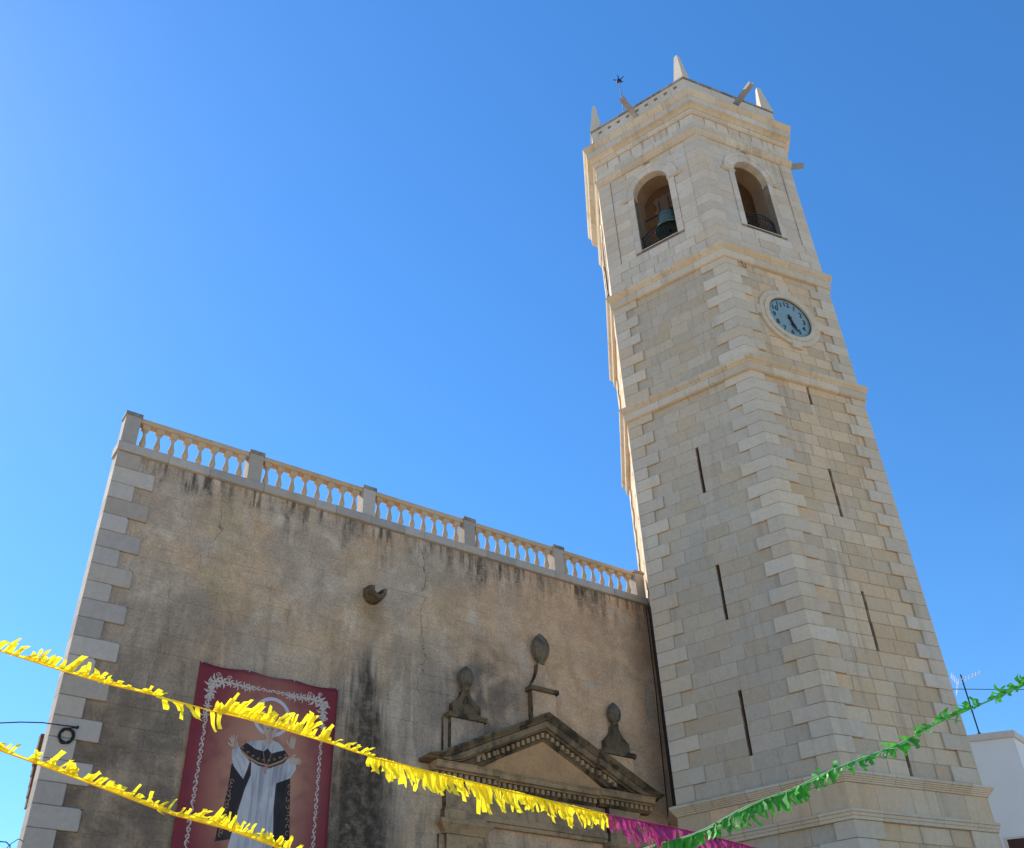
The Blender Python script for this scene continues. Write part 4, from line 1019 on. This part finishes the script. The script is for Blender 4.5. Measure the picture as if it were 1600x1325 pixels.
# ------------------------------------------------------------------ BUNTING
def cat_path(pts, step):
    pts = [Vector(p) for p in pts]; out = []
    for i in range(len(pts) - 1):
        L = (pts[i + 1] - pts[i]).length; n = max(1, int(L / step))
        p0, p1, p2, p3 = pts[max(i - 1, 0)], pts[i], pts[i + 1], pts[min(i + 2, len(pts) - 1)]
        for k in range(n):
            t = k / n; out.append(.5 * ((2 * p1) + (-p0 + p2) * t + (2 * p0 - 5 * p1 + 4 * p2 - p3) * t * t + (-p0 + 3 * p1 - 3 * p2 + p3) * t ** 3))
    out.append(pts[-1]); return out
def garland(label, pts, zones, step, group='bunting garlands', seed=1, ext=(4., 4.)):
    """zones: (x_from, x_to, material, up, length, width, density, messy) along the garland's x or index axis (0..1)"""
    rg = random.Random(seed); pts = [Vector(p) for p in pts]
    L0 = sum((b - a).length for a, b in zip(pts, pts[1:]))
    d0 = (pts[0] - pts[1]).normalized(); d1 = (pts[-1] - pts[-2]).normalized()
    pts = [pts[0] + d0 * ext[0]] + pts + [pts[-1] + d1 * ext[1]]; LT = L0 + ext[0] + ext[1]; fz_ = lambda t: (ext[0] + t * L0) / LT
    zs = [(fz_(z[0]), fz_(z[1])) + tuple(z[2:]) for z in zones]
    zones = [(0, zs[0][0]) + zs[0][2:]] + zs + [(zs[-1][1], 1) + zs[-1][2:]]
    path = cat_path(pts, step)
    root = thing('bunting_garland', label, 'bunting', path[len(path) // 2], group)
    cum = [0.]
    for a, b in zip(path, path[1:]): cum.append(cum[-1] + (b - a).length)
    tot = cum[-1]
    def at(s_):
        s_ = max(0, min(tot - 1e-4, s_))
        for i in range(len(cum) - 1):
            if cum[i + 1] >= s_: t = (s_ - cum[i]) / (cum[i + 1] - cum[i]); return path[i].lerp(path[i + 1], t), (path[i + 1] - path[i]).normalized()
    q = MB(); q.tube([p + Vector((0, .004, 0)) for p in path], .0055, 5); q.build('cord', {'yellow': 'cord_y', 'green': 'cord_g'}[zones[0][2]], root)
    loose = {}; nst = 0
    for zi, (za, zb, mat, up, ln, wd, dens, messy) in enumerate(zones):
        # the folded tape, one ribbon per colour
        q = MB(); n = max(2, int((zb - za) * tot / .05)); vs = []; fs = []
        for k in range(n + 1):
            p, d = at((za + (zb - za) * k / n) * tot); sd = 1 if up > 0 else -1
            tw = Vector((-.25, -.55, .8 * (1 if up >= 0 else -1))).normalized(); hh = .020 + .008 * math.sin(k * .7) + messy * rg.uniform(-.008, .012)
            vs += [p - tw * .006, p + tw * hh * .6 + Vector((0, -.012, 0)), p + tw * hh]
        fs = [(3 * k + j, 3 * k + 3 + j, 3 * k + 4 + j, 3 * k + 1 + j) for k in range(n) for j in (0, 1)]
        q.add(vs, fs); tape = q.build('tape', mat, root)
        s_ = za * tot
        while s_ < zb * tot:
            w_ = wd * rg.uniform(.55, 1.35); s_ += w_ * rg.uniform(.75, 1.3) / dens
            grp = .5 + .5 * math.sin(s_ * 5.1 + seed) * math.sin(s_ * 1.9 + 2 * seed)
            if rg.random() < messy * .35: continue
            p, d = at(s_); L = ln * rg.uniform(.55, 1.15) * (.65 + .5 * grp)
            v = up + rg.uniform(-1, 1) * messy * .9
            base = Vector((0, 0, v)) + d * rg.uniform(.0, .55 + messy * .5) * (1 if up > 0 else .45) + Vector((rg.uniform(-.2, .2), rg.uniform(-.45, .25), 0))
            base.normalize(); side = (d + Vector((rg.uniform(-.3, .3), rg.uniform(-.5, .5), rg.uniform(-.2, .2)))).normalized()
            curl = Vector((rg.uniform(-.5, .9), rg.uniform(-.9, .5), rg.uniform(-.8, .4) * (1 if up > 0 else .4))) * (.5 + messy)
            ns = 5; vs = []
            for k in range(ns + 1):
                t = k / ns; c_ = p + base * L * t + curl * L * .42 * t * t + Vector((0, .012 * math.sin(t * 7 + s_ * 9), 0))
                tws = (side + base.cross(side) * (rg.uniform(-.25, .25) + t * rg.uniform(-.5, .5))).normalized()
                ww = w_ * .5 * (1 - .18 * t) * (1 + .12 * math.sin(t * 6 + s_ * 20)); skew = base * (w_ * .35 * rg.uniform(-1, 1) if k == ns else 0)
                vs += [c_ - tws * ww, c_ + tws * ww + skew]
            own = 0 < zi < len(zones) - 1 and nst < 300
            q = MB() if own else loose.setdefault(mat, MB())
            q.add(vs, [(2 * k, 2 * k + 1, 2 * k + 3, 2 * k + 2) for k in range(ns)], rg.random() ** 1.5)
            if own: q.build('paper_strip', mat, tape, smooth=True); nst += 1
    for mat, q in loose.items(): q.build('far_fringe', mat, root, smooth=True, kind='stuff')
    return root

s1 = [(-3.0, -13.53, 4.88), (-2.73, -13.54, 4.85), (-2.31, -13.55, 4.79), (-1.88, -13.56, 4.74), (-1.54, -13.57, 4.72), (-1.07, -13.59, 4.67), (-.77, -13.6, 4.65), (-.31, -13.61, 4.6), (.02, -13.62, 4.56), (.26, -13.63, 4.52), (1.12, -13.65, 4.45), (2.09, -13.68, 4.38), (2.87, -13.71, 4.32), (3.71, -13.73, 4.29), (4.09, -13.74, 4.27), (4.87, -13.77, 4.2), (5.62, -13.79, 4.14)]
X0, X1 = -3.0, 5.62
fx = lambda x: (x - X0) / (X1 - X0)
garland('upper yellow fringed garland turning pink at its right end', s1, [
    (0, fx(-2.0), 'yellow', .9, .125, .042, 1.3, .45), (fx(-2.0), fx(-1.52), 'yellow', .6, .085, .038, 1.6, .6),
    (fx(-1.52), fx(-1.05), 'yellow', -.9, .16, .05, .8, .5), (fx(-1.05), fx(-.05), 'yellow', 1., .175, .048, 2.1, .2),
    (fx(-.05), fx(.35), 'yellow', .6, .11, .045, 1.2, .5), (fx(.35), fx(2.92), 'yellow', -1., .21, .048, 2.1, .2),
    (fx(2.92), 1, 'pink', -1., .21, .05, 2.4, .2)], .2, seed=2)
s2 = []
for p, k in zip([(-2.89, -14.34, 3.93), (-2.65, -14.35, 3.87), (-2.47, -14.36, 3.83), (-2.21, -14.37, 3.77), (-1.86, -14.38, 3.69), (-1.47, -14.39, 3.6), (-1.11, -14.41, 3.55), (-.7, -14.42, 3.46), (-.28, -14.44, 3.38)], range(9)):
    v = Vector(p) - CAM; s2.append(CAM + v * .91)
garland('lower yellow fringed garland crossing the left corner', s2, [
    (0, .16, 'yellow', .8, .10, .035, 1.2, .4), (.16, .42, 'yellow', .7, .10, .03, 1.6, .45), (.42, .55, 'yellow', .5, .065, .025, 1.7, .6),
    (.55, .72, 'yellow', .8, .085, .028, 1.6, .5), (.72, 1, 'yellow', .8, .095, .03, 1.6, .4)], .15, seed=5)
gp = [(4.57, -17.68, 4.7), (4.5, -17.36, 4.65), (4.44, -17.09, 4.61), (4.39, -16.9, 4.58), (4.32, -16.6, 4.54), (4.24, -16.23, 4.46), (4.17, -15.93, 4.43), (4.08, -15.57, 4.39), (3.99, -15.17, 4.32), (3.87, -14.68, 4.27), (3.74, -14.1, 4.15), (3.61, -13.56, 4.13), (3.5, -13.08, 4.09)]
garland('green fringed garland rising to the right across the tower base', gp, [
    (0, .3, 'green', .45, .10, .038, 2.4, .75), (.3, .55, 'green', -.4, .12, .042, 2.6, .7), (.55, .8, 'green', -.95, .17, .045, 2.6, .35), (.8, 1, 'green', -.9, .21, .05, 2.8, .3)], .15, seed=9)
